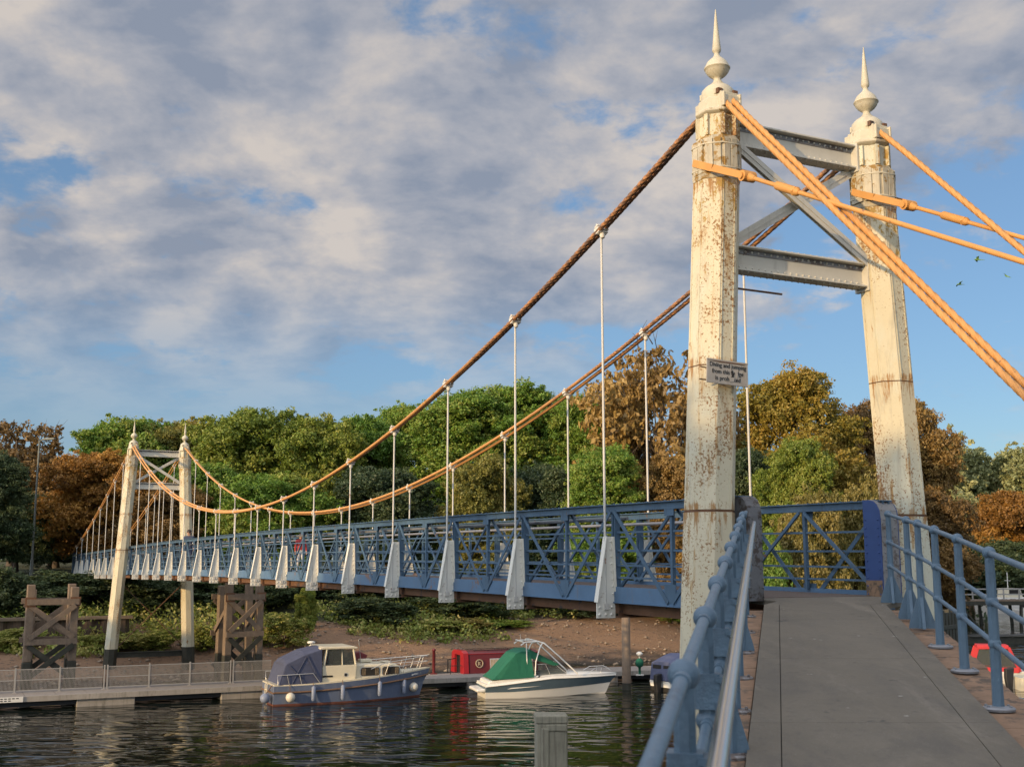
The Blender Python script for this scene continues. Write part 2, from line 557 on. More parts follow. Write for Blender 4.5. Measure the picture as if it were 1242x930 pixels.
M['sign'] = paint("grey_sign_plate", (0.36, 0.34, 0.31), 0.12, 0.6, nscale=8, dirt=(0.22, 0.19, 0.15), dirt_amt=0.6, wear=(0.17, 0.11, 0.07), wear_amt=0.72, wear_scale=14)
M['ink'] = paint("black_sign_ink", (0.02, 0.02, 0.02), 0.1, 0.6)
M['bark'] = paint("bark", (0.10, 0.075, 0.055), 0.35, 0.9, nscale=5, bmp=0.6)
M['skin'] = paint("skin", (0.50, 0.30, 0.21), 0.05, 0.6)
M['hair'] = paint("dark_hair", (0.04, 0.025, 0.018), 0.2, 0.6)
M['top_white'] = paint("white_cotton", (0.62, 0.60, 0.58), 0.08, 0.85)
M['top_red'] = paint("red_cotton", (0.40, 0.05, 0.05), 0.1, 0.85)
M['denim'] = paint("dark_denim", (0.04, 0.055, 0.10), 0.15, 0.85)
M['bird_green'] = paint("green_feathers", (0.16, 0.30, 0.07), 0.2, 0.7)
M['stone'] = paint("anchor_stone", (0.30, 0.27, 0.23), 0.2, 0.85, nscale=3, bmp=0.4)


def glass_mat(name, tint, rough=0.03):
    mt, nt, N, L, b = nodes_of(name)
    b.inputs["Base Color"].default_value = (*tint, 1)
    b.inputs["Roughness"].default_value = rough
    b.inputs["Transmission Weight"].default_value = 0.75
    b.inputs["IOR"].default_value = 1.15
    return mt


M['glass'] = glass_mat("boat_window_glass", (0.20, 0.22, 0.21))


def add_seam_bump_asphalt():
    mt = M['asphalt']
    nt = mt.node_tree
    b = nt.nodes["Principled BSDF"]
    old = b.inputs["Base Color"].links[0].from_socket
    scuff = step(nt, add_noise(nt, 0.9, 9, 0.75, 0.6, stretch=(1.6, 0.5, 1)), 0.50, 0.72)
    col = mixc(nt, scuff, old, (0.205, 0.180, 0.142))
    grit = step(nt, add_noise(nt, 90, 3, 0.8), 0.60, 0.72)
    col = mixc(nt, grit, col, (0.30, 0.28, 0.25))
    spot = step(nt, add_noise(nt, 6.5, 2, 0.5), 0.73, 0.76)
    col = mixc(nt, spot, col, (0.36, 0.34, 0.30))
    spot2 = step(nt, add_noise(nt, 4.3, 4, 0.6, 0.2), 0.66, 0.72)
    col = mixc(nt, spot2, col, (0.075, 0.07, 0.062))
    worn = step(nt, add_noise(nt, 14, 8, 0.8), 0.52, 0.66)
    col = mixc(nt, worn, col, (0.115, 0.104, 0.088))
    nt.links.new(col, b.inputs["Base Color"])
    f = add_noise(nt, 150, 4, 0.8)
    bump(nt, b, f, 0.8, 0.006)


add_seam_bump_asphalt()


def water_mat():
    mt, nt, N, L, b = nodes_of("river_water")
    b.inputs["Base Color"].default_value = (0.006, 0.009, 0.006, 1)
    b.inputs["Roughness"].default_value = 0.015
    b.inputs["IOR"].default_value = 1.33
    a = add_noise(nt, 0.95, 1, 0.4, 0.8, stretch=(0.6, 1.15, 1))
    c = add_noise(nt, 3.0, 1, 0.4, 0.6, stretch=(0.55, 1.2, 1))
    w = add_noise(nt, 0.10, 3, 0.5)
    mm = N.new("ShaderNodeMath"); mm.operation = 'MULTIPLY_ADD'
    L.new(c, mm.inputs[0]); mm.inputs[1].default_value = 0.10; L.new(a, mm.inputs[2])
    m2 = N.new("ShaderNodeMath"); m2.operation = 'MULTIPLY'
    L.new(mm.outputs[0], m2.inputs[0]); L.new(step(nt, w, 0.05, 0.75), m2.inputs[1])
    bump(nt, b, m2.outputs[0], 0.75, 0.20)
    return mt


M['water'] = water_mat()


def ground_mat():
    mt, nt, N, L, b = nodes_of("bank_ground")
    tc = N.new("ShaderNodeTexCoord")
    sep = N.new("ShaderNodeSeparateXYZ")
    L.new(tc.outputs["Object"], sep.inputs[0])
    f = add_noise(nt, 0.5, 8, 0.7)
    g = add_noise(nt, 3.5, 8, 0.75)
    mud = mixc(nt, f, (0.23, 0.132, 0.072), (0.40, 0.245, 0.140))
    mud = mixc(nt, step(nt, g, 0.54, 0.62), mud, (0.115, 0.08, 0.058))
    grass = mixc(nt, g, (0.035, 0.05, 0.016), (0.085, 0.085, 0.035))
    zz = N.new("ShaderNodeMath"); zz.operation = 'MULTIPLY_ADD'
    L.new(f, zz.inputs[0]); zz.inputs[1].default_value = 1.2; L.new(sep.outputs[2], zz.inputs[2])
    up = step(nt, zz.outputs[0], -3.15, -2.7)
    col = mixc(nt, up, mud, grass)
    wetz = step(nt, zz.outputs[0], -5.0, -4.55)
    col = mixc(nt, wetz, (0.055, 0.042, 0.03), col)
    L.new(col, b.inputs["Base Color"])
    b.inputs["Roughness"].default_value = 0.9
    bump(nt, b, add_noise(nt, 7, 10, 0.8), 1.0, 0.25)
    return mt


M['ground'] = ground_mat()


def leaf_mat(name, dark, mid, light):
    mt, nt, N, L, b = nodes_of(name)
    N.remove(b)
    at = N.new("ShaderNodeAttribute"); at.attribute_name = "tint"
    r = N.new("ShaderNodeValToRGB")
    e = r.color_ramp.elements
    e[0].position = 0.0; e[0].color = (*dark, 1)
    e[1].position = 1.0; e[1].color = (*light, 1)
    k = e.new(0.5); k.color = (*mid, 1)
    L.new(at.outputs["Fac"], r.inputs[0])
    d = N.new("ShaderNodeBsdfDiffuse"); t = N.new("ShaderNodeBsdfTranslucent"); gl = N.new("ShaderNodeBsdfGlossy")
    gl.inputs["Roughness"].default_value = 0.5
    L.new(r.outputs[0], d.inputs[0]); L.new(r.outputs[0], t.inputs[0])
    mx = N.new("ShaderNodeMixShader"); mx.inputs[0].default_value = 0.28
    L.new(d.outputs[0], mx.inputs[1]); L.new(t.outputs[0], mx.inputs[2])
    m2 = N.new("ShaderNodeMixShader"); m2.inputs[0].default_value = 0.03
    L.new(mx.outputs[0], m2.inputs[1]); L.new(gl.outputs[0], m2.inputs[2])
    L.new(m2.outputs[0], N["Material Output"].inputs[0])
    return mt


LEAF = {
    'green': leaf_mat("mid_green_leaves", (0.059, 0.129, 0.020), (0.149, 0.260, 0.034), (0.306, 0.310, 0.061)),
    'bright': leaf_mat("bright_green_leaves", (0.075, 0.125, 0.020), (0.170, 0.225, 0.030), (0.310, 0.300, 0.055)),
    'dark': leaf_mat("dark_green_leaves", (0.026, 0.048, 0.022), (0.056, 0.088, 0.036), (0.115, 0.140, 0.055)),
    'olive': leaf_mat("olive_brown_leaves", (0.095, 0.108, 0.024), (0.211, 0.204, 0.044), (0.359, 0.269, 0.062)),
    'brown': leaf_mat("autumn_brown_leaves", (0.128, 0.079, 0.030), (0.276, 0.174, 0.056), (0.462, 0.307, 0.089)),
    'russet': leaf_mat("dull_russet_leaves", (0.092, 0.061, 0.025), (0.196, 0.121, 0.042), (0.323, 0.198, 0.062)),
    'orange': leaf_mat("orange_autumn_leaves", (0.149, 0.075, 0.020), (0.315, 0.156, 0.032), (0.451, 0.245, 0.048)),
    'golden': leaf_mat("golden_green_leaves", (0.115, 0.114, 0.022), (0.269, 0.216, 0.035), (0.403, 0.247, 0.048)),
    'yellow': leaf_mat("yellow_brown_leaves", (0.085, 0.090, 0.022), (0.200, 0.170, 0.040), (0.300, 0.235, 0.070)),
    'poplar': leaf_mat("silver_green_leaves", (0.134, 0.161, 0.072), (0.269, 0.287, 0.120), (0.442, 0.421, 0.192)),
    'nettle': leaf_mat("bank_weed_leaves", (0.096, 0.145, 0.026), (0.227, 0.269, 0.050), (0.456, 0.381, 0.132)),
}

# ------------------------------------------------------------------ terrain and water
FAR_PROF = ([-400, -30, -4, 0, 4, 9, 13, 20, 29, 60, 4000], [-9, -9, -6.4, -5.6, -4.95, -4.0, -3.4, -1.8, -0.7, 0.0, 3.0])
ISL_PROF = ([-400, -20, -4, 0, 3, 8, 30, 4000], [-9, -9, -6.5, -5.6, -4.4, -2.5, -2.1, 0.0])


def shore_u(v):
    v = np.asarray(v, float)
    s = np.full(v.shape, 46.0)
    s = np.where(v > 50, 46 + 0.95 * (v - 50), s)
    s = np.where(v > 116, 108.7 - 0.49 * (v - 116), s)
    s = s - 13 * np.clip((-24 - v) / 10, 0, 1)
    return s + 0.6 * np.sin(v * 0.37) + 0.35 * np.sin(v * 0.93 + 1)


def ground_h(x, y):
    x = np.asarray(x, float); y = np.asarray(y, float)
    u = (x - NX) * AX[0] + (y - NY) * AX[1]
    v = (x - NX) * RX[0] + (y - NY) * RX[1]
    h1 = np.interp(u - shore_u(v), *FAR_PROF)
    h2 = np.interp(-(u + 14 - 16 * np.clip((-30 - v) / 8, 0, 1) + 0.5 * np.sin(v * 0.3)), *ISL_PROF)
    return np.maximum(h1, h2) + 0.06 * np.sin(x * 1.1 + 0.7 * y) * np.sin(y * 0.9) + 0.05 * np.sin(2.7 * x) * np.sin(2.3 * y + x)


def build_ground():
    ax = np.concatenate([-np.geomspace(3000, 95, 14), np.arange(-90, 130.1, 1.25), np.geomspace(135, 3000, 16)])
    ay = np.concatenate([-np.geomspace(1500, 62, 10), np.arange(-60, 40, 2.5), np.arange(40, 130, 1.0), np.geomspace(130, 4000, 30)])
    X, Y = np.meshgrid(ax, ay)
    Z = ground_h(X, Y)
    n, m = X.shape
    co = np.stack([X, Y, Z], -1).reshape(-1, 3)
    idx = np.arange(n * m).reshape(n, m)
    q = np.stack([idx[:-1, :-1], idx[:-1, 1:], idx[1:, 1:], idx[1:, :-1]], -1).reshape(-1, 4)
    me = quads_mesh("ground", co, q)
    me.materials.append(M['ground'])
    me.polygons.foreach_set("use_smooth", [True] * len(me.polygons))
    o = bpy.data.objects.new("ground", me)
    COL.objects.link(o)
    kind(o, "structure")


def quads_mesh(name, co, q):
    me = bpy.data.meshes.new(name)
    me.vertices.add(len(co))
    me.vertices.foreach_set("co", np.asarray(co, np.float32).ravel())
    nf = len(q); k = q.shape[1]
    me.loops.add(nf * k)
    me.loops.foreach_set("vertex_index", np.asarray(q, np.int32).ravel())
    me.polygons.add(nf)
    me.polygons.foreach_set("loop_start", np.arange(nf, dtype=np.int32) * k)
    me.polygons.foreach_set("loop_total", np.full(nf, k, np.int32))
    me.update(calc_edges=True)
    return me


build_ground()
_w = MB()
_w.add([(-3000, -1500, 0), (3000, -1500, 0), (3000, 4000, 0), (-3000, 4000, 0)], [(0, 1, 2, 3)])
kind(_w.build("water", M['water'], loc=(0, 0, WATER)), "structure")

# ------------------------------------------------------------------ foliage
def leaves_mesh(name, cent, rad, per, leaf, rng, tint_c=None, flat=0.0, elong=0.55):
    """leaf cards in clumps: cent (k,3), rad (k,3), per leaves per clump"""
    k = len(cent)
    n = k * per
    d = rng.normal(size=(k, per, 3))
    d /= np.linalg.norm(d, axis=2, keepdims=True) + 1e-9
    r = rng.random((k, per, 1)) ** 0.45
    pos = (cent[:, None, :] + d * r * rad[:, None, :]).reshape(n, 3)
    out = (d.reshape(n, 3) + rng.normal(size=(n, 3)) * 0.75 + np.array([0, 0, 0.35]))
    out /= np.linalg.norm(out, axis=1, keepdims=True)
    a = np.cross(out, rng.normal(size=(n, 3)))
    a /= np.linalg.norm(a, axis=1, keepdims=True) + 1e-9
    b = np.cross(out, a)
    sz = (leaf * (0.6 + 0.8 * rng.random(n)))[:, None]
    p0 = pos - a * sz * 0.5
    p2 = pos + a * sz * 0.5 - out * sz * 0.12
    p1 = pos + b * sz * elong * 0.5 - out * sz * 0.08
    p3 = pos - b * sz * elong * 0.5 - out * sz * 0.08
    co = np.stack([p0, p1, p2, p3], 1).reshape(-1, 3)
    q = np.arange(n * 4).reshape(n, 4)
    me = quads_mesh(name, co, q)
    if tint_c is None:
        tint_c = rng.random(k)
    t = np.clip(np.repeat(tint_c, per) * 0.6 + rng.random(n) * 0.4, 0, 1)
    at = me.attributes.new("tint", 'FLOAT', 'POINT')
    at.data.foreach_set("value", np.repeat(t, 4).astype(np.float32))
    return me


def crown_clumps(rng, blobs, dens):
    C, Rr, T = [], [], []
    for (c, r) in blobs:
        c = np.array(c); r = np.array(r)
        k = int(dens * (r[0] * r[1] + r[0] * r[2] + r[1] * r[2]) / 3)
        d = rng.normal(size=(k, 3)); d /= np.linalg.norm(d, axis=1, keepdims=True)
        rr = 0.45 + 0.62 * rng.random((k, 1)) ** 0.6 + 0.55 * (rng.random((k, 1)) > 0.72) * rng.random((k, 1))
        C.append(c + d * r * rr)
        s = 0.20 + 0.42 * rng.random((k, 1)) ** 1.5
        Rr.append(np.repeat(s, 3, 1) * np.array([1, 1, 0.75]))
        bt = rng.random() * 0.75
        T.append(np.clip(bt + 0.5 * rng.random(k), 0, 1))
    return np.concatenate(C), np.concatenate(Rr), np.concatenate(T)


def trunk_mesh(rng, h, r, tips, twigs=0):
    mb = MB()
    pts = [(0.12 * math.sin(i * 1.3) * (i > 0), 0.1 * math.cos(i * 1.7) * (i > 0), -0.4 + (h + 0.4) * i / 6) for i in range(7)]
    mb.tube(pts, [r * (1.5 if i == 0 else 1.05 - 0.75 * i / 6) for i in range(7)], 9)
    for t in tips:
        i = rng.integers(2, 6)
        p = Vector(pts[i]); q = Vector(t)
        m1 = p.lerp(q, 0.45) + Vector((0, 0, 0.06 * (q - p).length)) + Vector(tuple(rng.normal(size=3) * 0.12))
        rr = r * (0.75 - 0.1 * i)
        mb.tube([p, m1, q], [rr * 0.62, rr * 0.4, rr * 0.12], 6)
        for _ in range(2):
            e = m1 + Vector(tuple(rng.normal(size=3) * 0.9)) + Vector((0, 0, 0.5))
            mb.tube([m1, m1.lerp(e, 0.5) + Vector((0, 0, 0.08)), e], [rr * 0.3, rr * 0.2, rr * 0.05], 5)
    for k in range(twigs):
        t = Vector(tips[k % len(tips)])
        o = Vector((t.x, t.y, (t.z - 4.5) * 0.9 + 1.2)).normalized()
        a = t + Vector(tuple(rng.normal(size=3) * 0.4))
        b = a + (o + Vector(tuple(rng.normal(size=3) * 0.35))) * (0.35 + 0.5 * rng.random())
        c = b + (o + Vector(tuple(rng.normal(size=3) * 0.6))) * 0.3
        mb.tube([a, b, c], [0.04, 0.022, 0.006], 4)
        d = b + (o + Vector(tuple(rng.normal(size=3) * 0.8))) * 0.5
        mb.tube([a.lerp(b, 0.6), d], [0.02, 0.005], 4)
    return mb.mesh("trunk", M['bark'])


CROWNS = {}


def make_variants():
    def broad(key, seed, H, z0, nb, taper):
        rng = np.random.default_rng(seed)
        blobs = []
        zc, zr = (z0 + H) / 2, (H - z0) / 2
        for k in range(nb):
            an = k * 2.4 + rng.random() * 0.9
            zz = z0 + 0.6 + (H - z0 - 1.5) * ((k + 0.5) / nb)
            w = 3.15 * max(0.10, 1 - abs((zz - zc + 0.08 * zr) / (zr * taper)) ** 2.4) ** 0.5
            rad = 0.55 + 0.85 * rng.random()
            k2 = 0.55 + 0.60 * rng.random()
            blobs.append(((math.cos(an) * w * k2, math.sin(an) * w * k2, zz + rng.normal() * 0.25), (rad * 1.15, rad * 1.15, rad * 0.85)))
        for q in range(5):
            an = q * 1.3 + rng.random()
            blobs.append(((math.cos(an) * 0.9, math.sin(an) * 0.9, H - 1.0 - 0.5 * rng.random()), (0.95, 0.95, 0.8)))
        blobs.append(((0, 0, zc), (1.8, 1.8, zr * 0.7)))
        c, r, t = crown_clumps(rng, blobs, 78)
        CROWNS[key] = (leaves_mesh("crown", c, r * 0.98, 42, 0.185, rng, t), trunk_mesh(rng, H * 0.72, 0.26, [b[0] for b in blobs[:14]]))
    for i in range(4):                      # broad crowns: 10 m tall, 8.6 m wide
        broad('broad%d' % i, 100 + i, 10.0, 1.5, 26, 1.06)
        broad('high%d' % i, 120 + i, 15.0, 2.0, 40, 1.06)
        broad('thick%d' % i, 140 + i, 9.0, 0.0, 28, 1.15)
    for i in range(2):                      # thin see-through crowns
        rng = np.random.default_rng(200 + i)
        blobs = []
        for k in range(13):
            an = k * 2.4 + rng.random()
            zz = 2.6 + 6.4 * ((k + 0.5) / 13)
            w = 2.9 * math.sqrt(max(0.05, 1 - ((zz - 5.2) / 4.5) ** 2))
            rad = 1.05 + 0.6 * rng.random()
            blobs.append(((math.cos(an) * w, math.sin(an) * w, zz), (rad * 1.1, rad * 1.1, rad * 0.8)))
        c, r, t = crown_clumps(rng, blobs, 30)
        CROWNS['sparse%d' % i] = (leaves_mesh("crown", c, r, 30, 0.27, rng, t), trunk_mesh(rng, 8.6, 0.24, [b[0] for b in blobs], 46))
    for i in range(2):                      # tall narrow poplars, 10 m tall, 4 m wide
        rng = np.random.default_rng(300 + i)
        blobs = []
        for k in range(14):
            zz = 1.6 + 7.6 * ((k + 0.5) / 14)
            w = 1.0 * math.sqrt(max(0.04, 1 - ((zz - 4.4) / 5.4) ** 2))
            an = k * 2.4
            rad = 0.62 + 0.5 * w * rng.random() + 0.15
            blobs.append(((math.cos(an) * w, math.sin(an) * w, zz), (rad, rad, rad * 1.3)))
        c, r, t = crown_clumps(rng, blobs, 70)
        CROWNS['poplar%d' % i] = (leaves_mesh("crown", c, r * 0.8, 26, 0.26, rng, t), trunk_mesh(rng, 8.5, 0.2, [b[0] for b in blobs[2:10]]))
    for i in range(3):                      # bushes, 4 m tall, 5 m wide, leafy to the ground
        rng = np.random.default_rng(400 + i)
        blobs = []
        for k in range(12):
            an = k * 2.4 + rng.random()
            zz = 0.5 + 2.9 * rng.random()
            w = 1.9 * math.sqrt(max(0.03, 1 - (zz / 3.9) ** 2))
            rad = 0.55 + 0.5 * rng.random()
            blobs.append(((math.cos(an) * w, math.sin(an) * w, zz), (rad * 1.1, rad * 1.1, rad)))
        blobs.append(((0, 0, 1.7), (1.6, 1.6, 1.7)))
        c, r, t = crown_clumps(rng, blobs, 60)
        CROWNS['bush%d' % i] = (leaves_mesh("crown", c, r * 0.8, 30, 0.20, rng, t), trunk_mesh(rng, 2.6, 0.09, [b[0] for b in blobs[:9]]))


make_variants()
UNIT = {'b': (8.6, 10.0), 'h': (8.6, 15.0), 't': (8.6, 9.0), 's': (8.2, 10.0), 'p': (3.6, 10.0), 'u': (5.2, 4.1)}
_seed = random.Random(5)


def plant(name, label, cat, var, leaf, x, y, ztop, width, group, part_names=("trunk", "crown")):
    g = float(ground_h(x, y))
    asp = (ztop - g) / width
    if var[:-1] == 'broad' and asp > 1.4:
        var = 'high' + var[-1]
    if var[:-1] == 'bush' and asp > 1.0:
        var = 'thick' + var[-1]
    me_c, me_t = CROWNS[var]
    uw, uh = UNIT[{'broad': 'b', 'high': 'h', 'thick': 't', 'sparse': 's', 'poplar': 'p', 'bush': 'u'}[var[:-1]]]
    r = empty(name, label, cat, (x, y, g), _seed.random() * 6.28, group)
    r.scale = (width / uw, width / uw, (ztop - g) / uh)
    for nm, me, mt in ((part_names[0], me_t, M['bark']), (part_names[1], me_c, LEAF[leaf])):
        if not me.materials:
            me.materials.append(None)
        o = bpy.data.objects.new(nm, me)
        COL.objects.link(o)
        o.parent = r
        o.material_slots[0].link = 'OBJECT'
        o.material_slots[0].material = mt
    return r


def tree_px(name, label, var, leaf, px, Y, topy, wpx, group, cat="tree"):
    p = at_y(px, topy, Y)
    w = wpx / FPX * p.length * (1.22 if cat == 'tree' and 'poplar' not in var else 1.0)
    return plant(name, label, cat, var, leaf, p.x, p.y, p.z, w, group)


TREES = [
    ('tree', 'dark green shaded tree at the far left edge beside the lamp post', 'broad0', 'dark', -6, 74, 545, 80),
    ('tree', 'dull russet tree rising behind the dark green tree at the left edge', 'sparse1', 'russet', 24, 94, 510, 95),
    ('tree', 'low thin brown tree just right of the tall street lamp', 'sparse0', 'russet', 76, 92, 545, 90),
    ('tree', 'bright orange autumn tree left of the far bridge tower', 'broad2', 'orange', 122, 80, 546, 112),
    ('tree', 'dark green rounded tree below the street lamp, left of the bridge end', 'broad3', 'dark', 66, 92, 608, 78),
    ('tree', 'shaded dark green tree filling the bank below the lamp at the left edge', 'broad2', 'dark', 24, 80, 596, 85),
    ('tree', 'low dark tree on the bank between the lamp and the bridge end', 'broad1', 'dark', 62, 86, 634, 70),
    ('tree', 'green tree showing above the orange tree behind the far tower', 'broad1', 'green', 152, 104, 506, 120),
    ('tree', 'olive brown topped tree right behind the far tower finials', 'broad2', 'olive', 222, 106, 508, 110),
    ('tree', 'bright sunlit green tree right of the far bridge tower', 'broad0', 'bright', 302, 92, 497, 128),
    ('tree', 'bright green tree beside the sunlit one above the lowest cable', 'broad3', 'bright', 376, 90, 502, 112),
    ('tree', 'mid green tree above the dip of the bridge cables', 'broad1', 'green', 440, 96, 506, 112),
    ('tree', 'green tree just left of the fourth hanger from the near tower', 'broad2', 'green', 498, 100, 490, 95),
    ('tree', 'large deep green tree behind the third hanger of the near cable', 'broad0', 'green', 562, 92, 472, 130),
    ('tree', 'tallest green tree in the middle of the wood behind the bridge', 'broad3', 'green', 635, 94, 464, 130),
    ('tree', 'green tree left of the big brown chestnut', 'broad1', 'green', 700, 92, 476, 95),
    ('tree', 'tall brown chestnut with bare top twigs left of the near tower', 'sparse0', 'brown', 800, 86, 418, 150),
    ('tree', 'brown chestnut lower and left of the tall brown chestnut', 'broad2', 'brown', 755, 90, 462, 75),
    ('tree', 'green tree at the foot of the brown chestnut', 'broad0', 'green', 735, 79, 540, 100),
    ('tree', 'thin russet tree seen just right of the sign on the tower', 'sparse1', 'brown', 872, 92, 478, 85),
    ('tree', 'golden green chestnut between the two legs of the near tower', 'broad3', 'golden', 965, 84, 446, 128),
    ('tree', 'bright green tree below the golden chestnut', 'broad1', 'bright', 968, 75, 528, 92),
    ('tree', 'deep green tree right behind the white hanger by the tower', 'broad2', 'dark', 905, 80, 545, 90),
    ('tree', 'dark brown chestnut left of the right leg of the near tower', 'broad0', 'russet', 1040, 92, 488, 85),
    ('tree', 'brown chestnut showing right of the right tower leg', 'broad1', 'brown', 1100, 94, 482, 95),
    ('tree', 'low dark brown tree behind the right walkway railing', 'broad2', 'russet', 1125, 88, 590, 100),
    ('tree', 'shaded green tree behind the lattice below the bright green trees', 'broad2', 'green', 330, 80, 572, 120),
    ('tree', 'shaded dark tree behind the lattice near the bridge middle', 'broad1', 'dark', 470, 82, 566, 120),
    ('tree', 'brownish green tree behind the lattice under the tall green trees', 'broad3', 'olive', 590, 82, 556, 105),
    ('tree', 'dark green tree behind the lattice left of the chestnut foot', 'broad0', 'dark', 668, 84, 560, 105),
    ('tree', 'brown leaved tree behind the far tower below the cross beam', 'broad3', 'russet', 182, 80, 582, 110),
    ('tree', 'shaded green tree between far tower and bright green trees', 'broad1', 'green', 255, 84, 560, 100),
    ('tree', 'brown bushy tree hidden partly by the left leg of the near tower', 'broad3', 'brown', 815, 80, 548, 90),
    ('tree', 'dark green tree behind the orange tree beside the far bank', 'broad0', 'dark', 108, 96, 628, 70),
    ('bush', 'large yellow brown bush behind the blue gate lattice', 'bush0', 'yellow', 985, 68, 596, 105),
    ('bush', 'yellow brown bush against the right end of the blue gate lattice', 'bush1', 'yellow', 1062, 72, 572, 100),
    ('bush', 'green bush low behind the left part of the blue lattice', 'bush2', 'green', 925, 66, 640, 70),
    ('tree', 'orange brown tree at the right edge of the far river bank', 'broad1', 'orange', 1230, 150, 596, 100),
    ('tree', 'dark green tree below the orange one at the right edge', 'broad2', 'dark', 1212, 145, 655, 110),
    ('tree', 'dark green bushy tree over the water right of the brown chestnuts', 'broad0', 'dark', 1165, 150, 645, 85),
    ('poplar', 'silver green poplar, first right of the brown chestnuts', 'poplar0', 'poplar', 1142, 172, 531, 52),
    ('poplar', 'silver green poplar, second right of the brown chestnuts', 'poplar1', 'poplar', 1172, 178, 543, 52),
    ('poplar', 'shorter silver green poplar in the dip of the poplar line', 'poplar0', 'poplar', 1196, 182, 558, 46),
    ('poplar', 'silver green poplar above the orange tree near the right edge', 'poplar1', 'poplar', 1219, 182, 546, 52),
    ('poplar', 'silver green poplar cut by the right edge of the view', 'poplar0', 'poplar', 1244, 176, 542, 55),
    ('poplar', 'small leafy poplar in front of the poplar line above the railing', 'poplar1', 'poplar', 1160, 160, 600, 50),
]
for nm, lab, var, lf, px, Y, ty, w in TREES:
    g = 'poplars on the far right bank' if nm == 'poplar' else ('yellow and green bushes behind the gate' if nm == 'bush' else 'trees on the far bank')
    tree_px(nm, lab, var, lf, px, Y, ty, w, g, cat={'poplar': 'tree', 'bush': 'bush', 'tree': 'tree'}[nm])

# trees on the lock island behind us and on the far bank downstream (out of frame; they keep the low sun off the near bridge)
_r = random.Random(11)
for row, (v0, top) in enumerate(((-41.0, 10.2), (-46.0, 10.9), (-51.0, 11.2))):
    for i in range(8):
        uu = -30.0 + 4.4 * i + 2.0 * (row % 2)
        p = B(v0 + 0.8 * _r.random(), uu)
        plant('tree', 'tall dense green tree on the lock island bank left of the walkway', 'tree', 'broad%d' % ((i + row) % 4), 'green', p.x, p.y, top - max(0, uu + 8) * 0.12 + 0.7 * _r.random(), 8.5,
              'trees on the lock island')
for i in range(12):
    p = B(-37.0 - 1.2 * (i % 3), -31.0 + 3.1 * i)
    plant('bush', 'dense dark bush under the trees on the lock island bank', 'bush', 'bush%d' % (i % 3), 'dark', p.x, p.y, 2.6, 6.0, 'bushes on the lock island')
for i in range(6):
    p = B(-42.0 - 3 * (i % 2), 35.0 + 3.6 * i)
    plant('tree', 'dense green tree on the far bank downstream of the bridge', 'tree', 'broad%d' % (i % 4), 'green', p.x, p.y, 6.4 + 0.7 * math.sin(i * 1.7), 8.5,
          'trees on the far bank downstream')

for i in range(5):  # unseen trees added to keep sun off the bank behind the bridge
    p = B(-31.0 - 4 * (i % 2), 58.5 + 3.4 * i)
    plant('tree', 'added unseen tree shading the back of the far bank downstream of the bridge', 'tree', 'broad%d' % ((i + 2) % 4), 'green', p.x, p.y, 7.2 + 0.6 * math.sin(i * 2.7), 8.0,
          'added shade trees at the back of the bank downstream')

# dark thicket under the trees behind the bridge; dark leaf colour also stands in for deep shade
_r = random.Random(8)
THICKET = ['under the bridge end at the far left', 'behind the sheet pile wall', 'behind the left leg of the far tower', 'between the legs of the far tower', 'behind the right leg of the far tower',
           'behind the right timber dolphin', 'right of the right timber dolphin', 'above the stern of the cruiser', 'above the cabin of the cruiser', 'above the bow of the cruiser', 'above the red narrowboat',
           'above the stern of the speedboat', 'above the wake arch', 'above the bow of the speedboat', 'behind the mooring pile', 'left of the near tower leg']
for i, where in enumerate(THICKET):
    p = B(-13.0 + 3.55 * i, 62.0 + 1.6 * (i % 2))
    plant('thicket', 'dark leaved thicket ' + where, 'thicket', 'bush%d' % (i % 3), 'dark', p.x, p.y, -0.75 + 0.35 * _r.random(), 5.4, 'dark thickets under the bridge')

# shrubs along the top of the beach
SHRUBS = [
    ('low sunlit green shrub behind the left timber dolphin', 'bush0', 'nettle', 20, 60.5, 762, 70),
    ('low green shrub between left dolphin and far tower leg', 'bush1', 'nettle', 118, 61, 770, 60),
    ('sunlit weed shrub between the legs of the far tower', 'bush2', 'nettle', 180, 62, 766, 85),
    ('tall weed shrub just right of the far tower', 'bush0', 'nettle', 248, 63, 758, 55),
    ('pale weed shrub right of the right timber dolphin', 'bush1', 'nettle', 345, 65, 745, 75),
    ('bright green leafy shrub under the bridge above the cruiser', 'bush2', 'bright', 372, 69, 712, 30),
    ('round sunlit shrub on the beach edge above the red narrowboat', 'bush0', 'nettle', 525, 72, 752, 85),
    ('dry yellowish shrub on the beach edge left of the speedboat arch', 'bush1', 'yellow', 566, 73, 750, 62),
    ('green shrub on the beach edge behind the speedboat arch', 'bush2', 'green', 612, 75, 752, 70),
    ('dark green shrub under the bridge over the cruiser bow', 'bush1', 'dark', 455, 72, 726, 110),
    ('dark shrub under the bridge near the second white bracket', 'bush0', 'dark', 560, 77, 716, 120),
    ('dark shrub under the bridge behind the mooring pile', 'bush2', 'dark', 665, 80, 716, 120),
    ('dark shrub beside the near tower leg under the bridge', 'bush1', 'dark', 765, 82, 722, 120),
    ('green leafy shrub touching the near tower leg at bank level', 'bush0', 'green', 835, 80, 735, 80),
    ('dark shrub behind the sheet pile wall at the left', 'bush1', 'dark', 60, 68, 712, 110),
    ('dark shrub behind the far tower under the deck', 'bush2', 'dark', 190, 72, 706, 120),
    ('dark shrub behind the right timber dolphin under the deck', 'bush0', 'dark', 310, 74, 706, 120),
    ('dark shrub at the left edge above the pile wall', 'bush0', 'dark', -5, 66, 690, 80),
]
for lab, var, lf, px, Y, ty, w in SHRUBS:
    tree_px('shrub', lab, var, lf, px, Y, ty, w, 'shrubs along the far bank', cat='shrub')


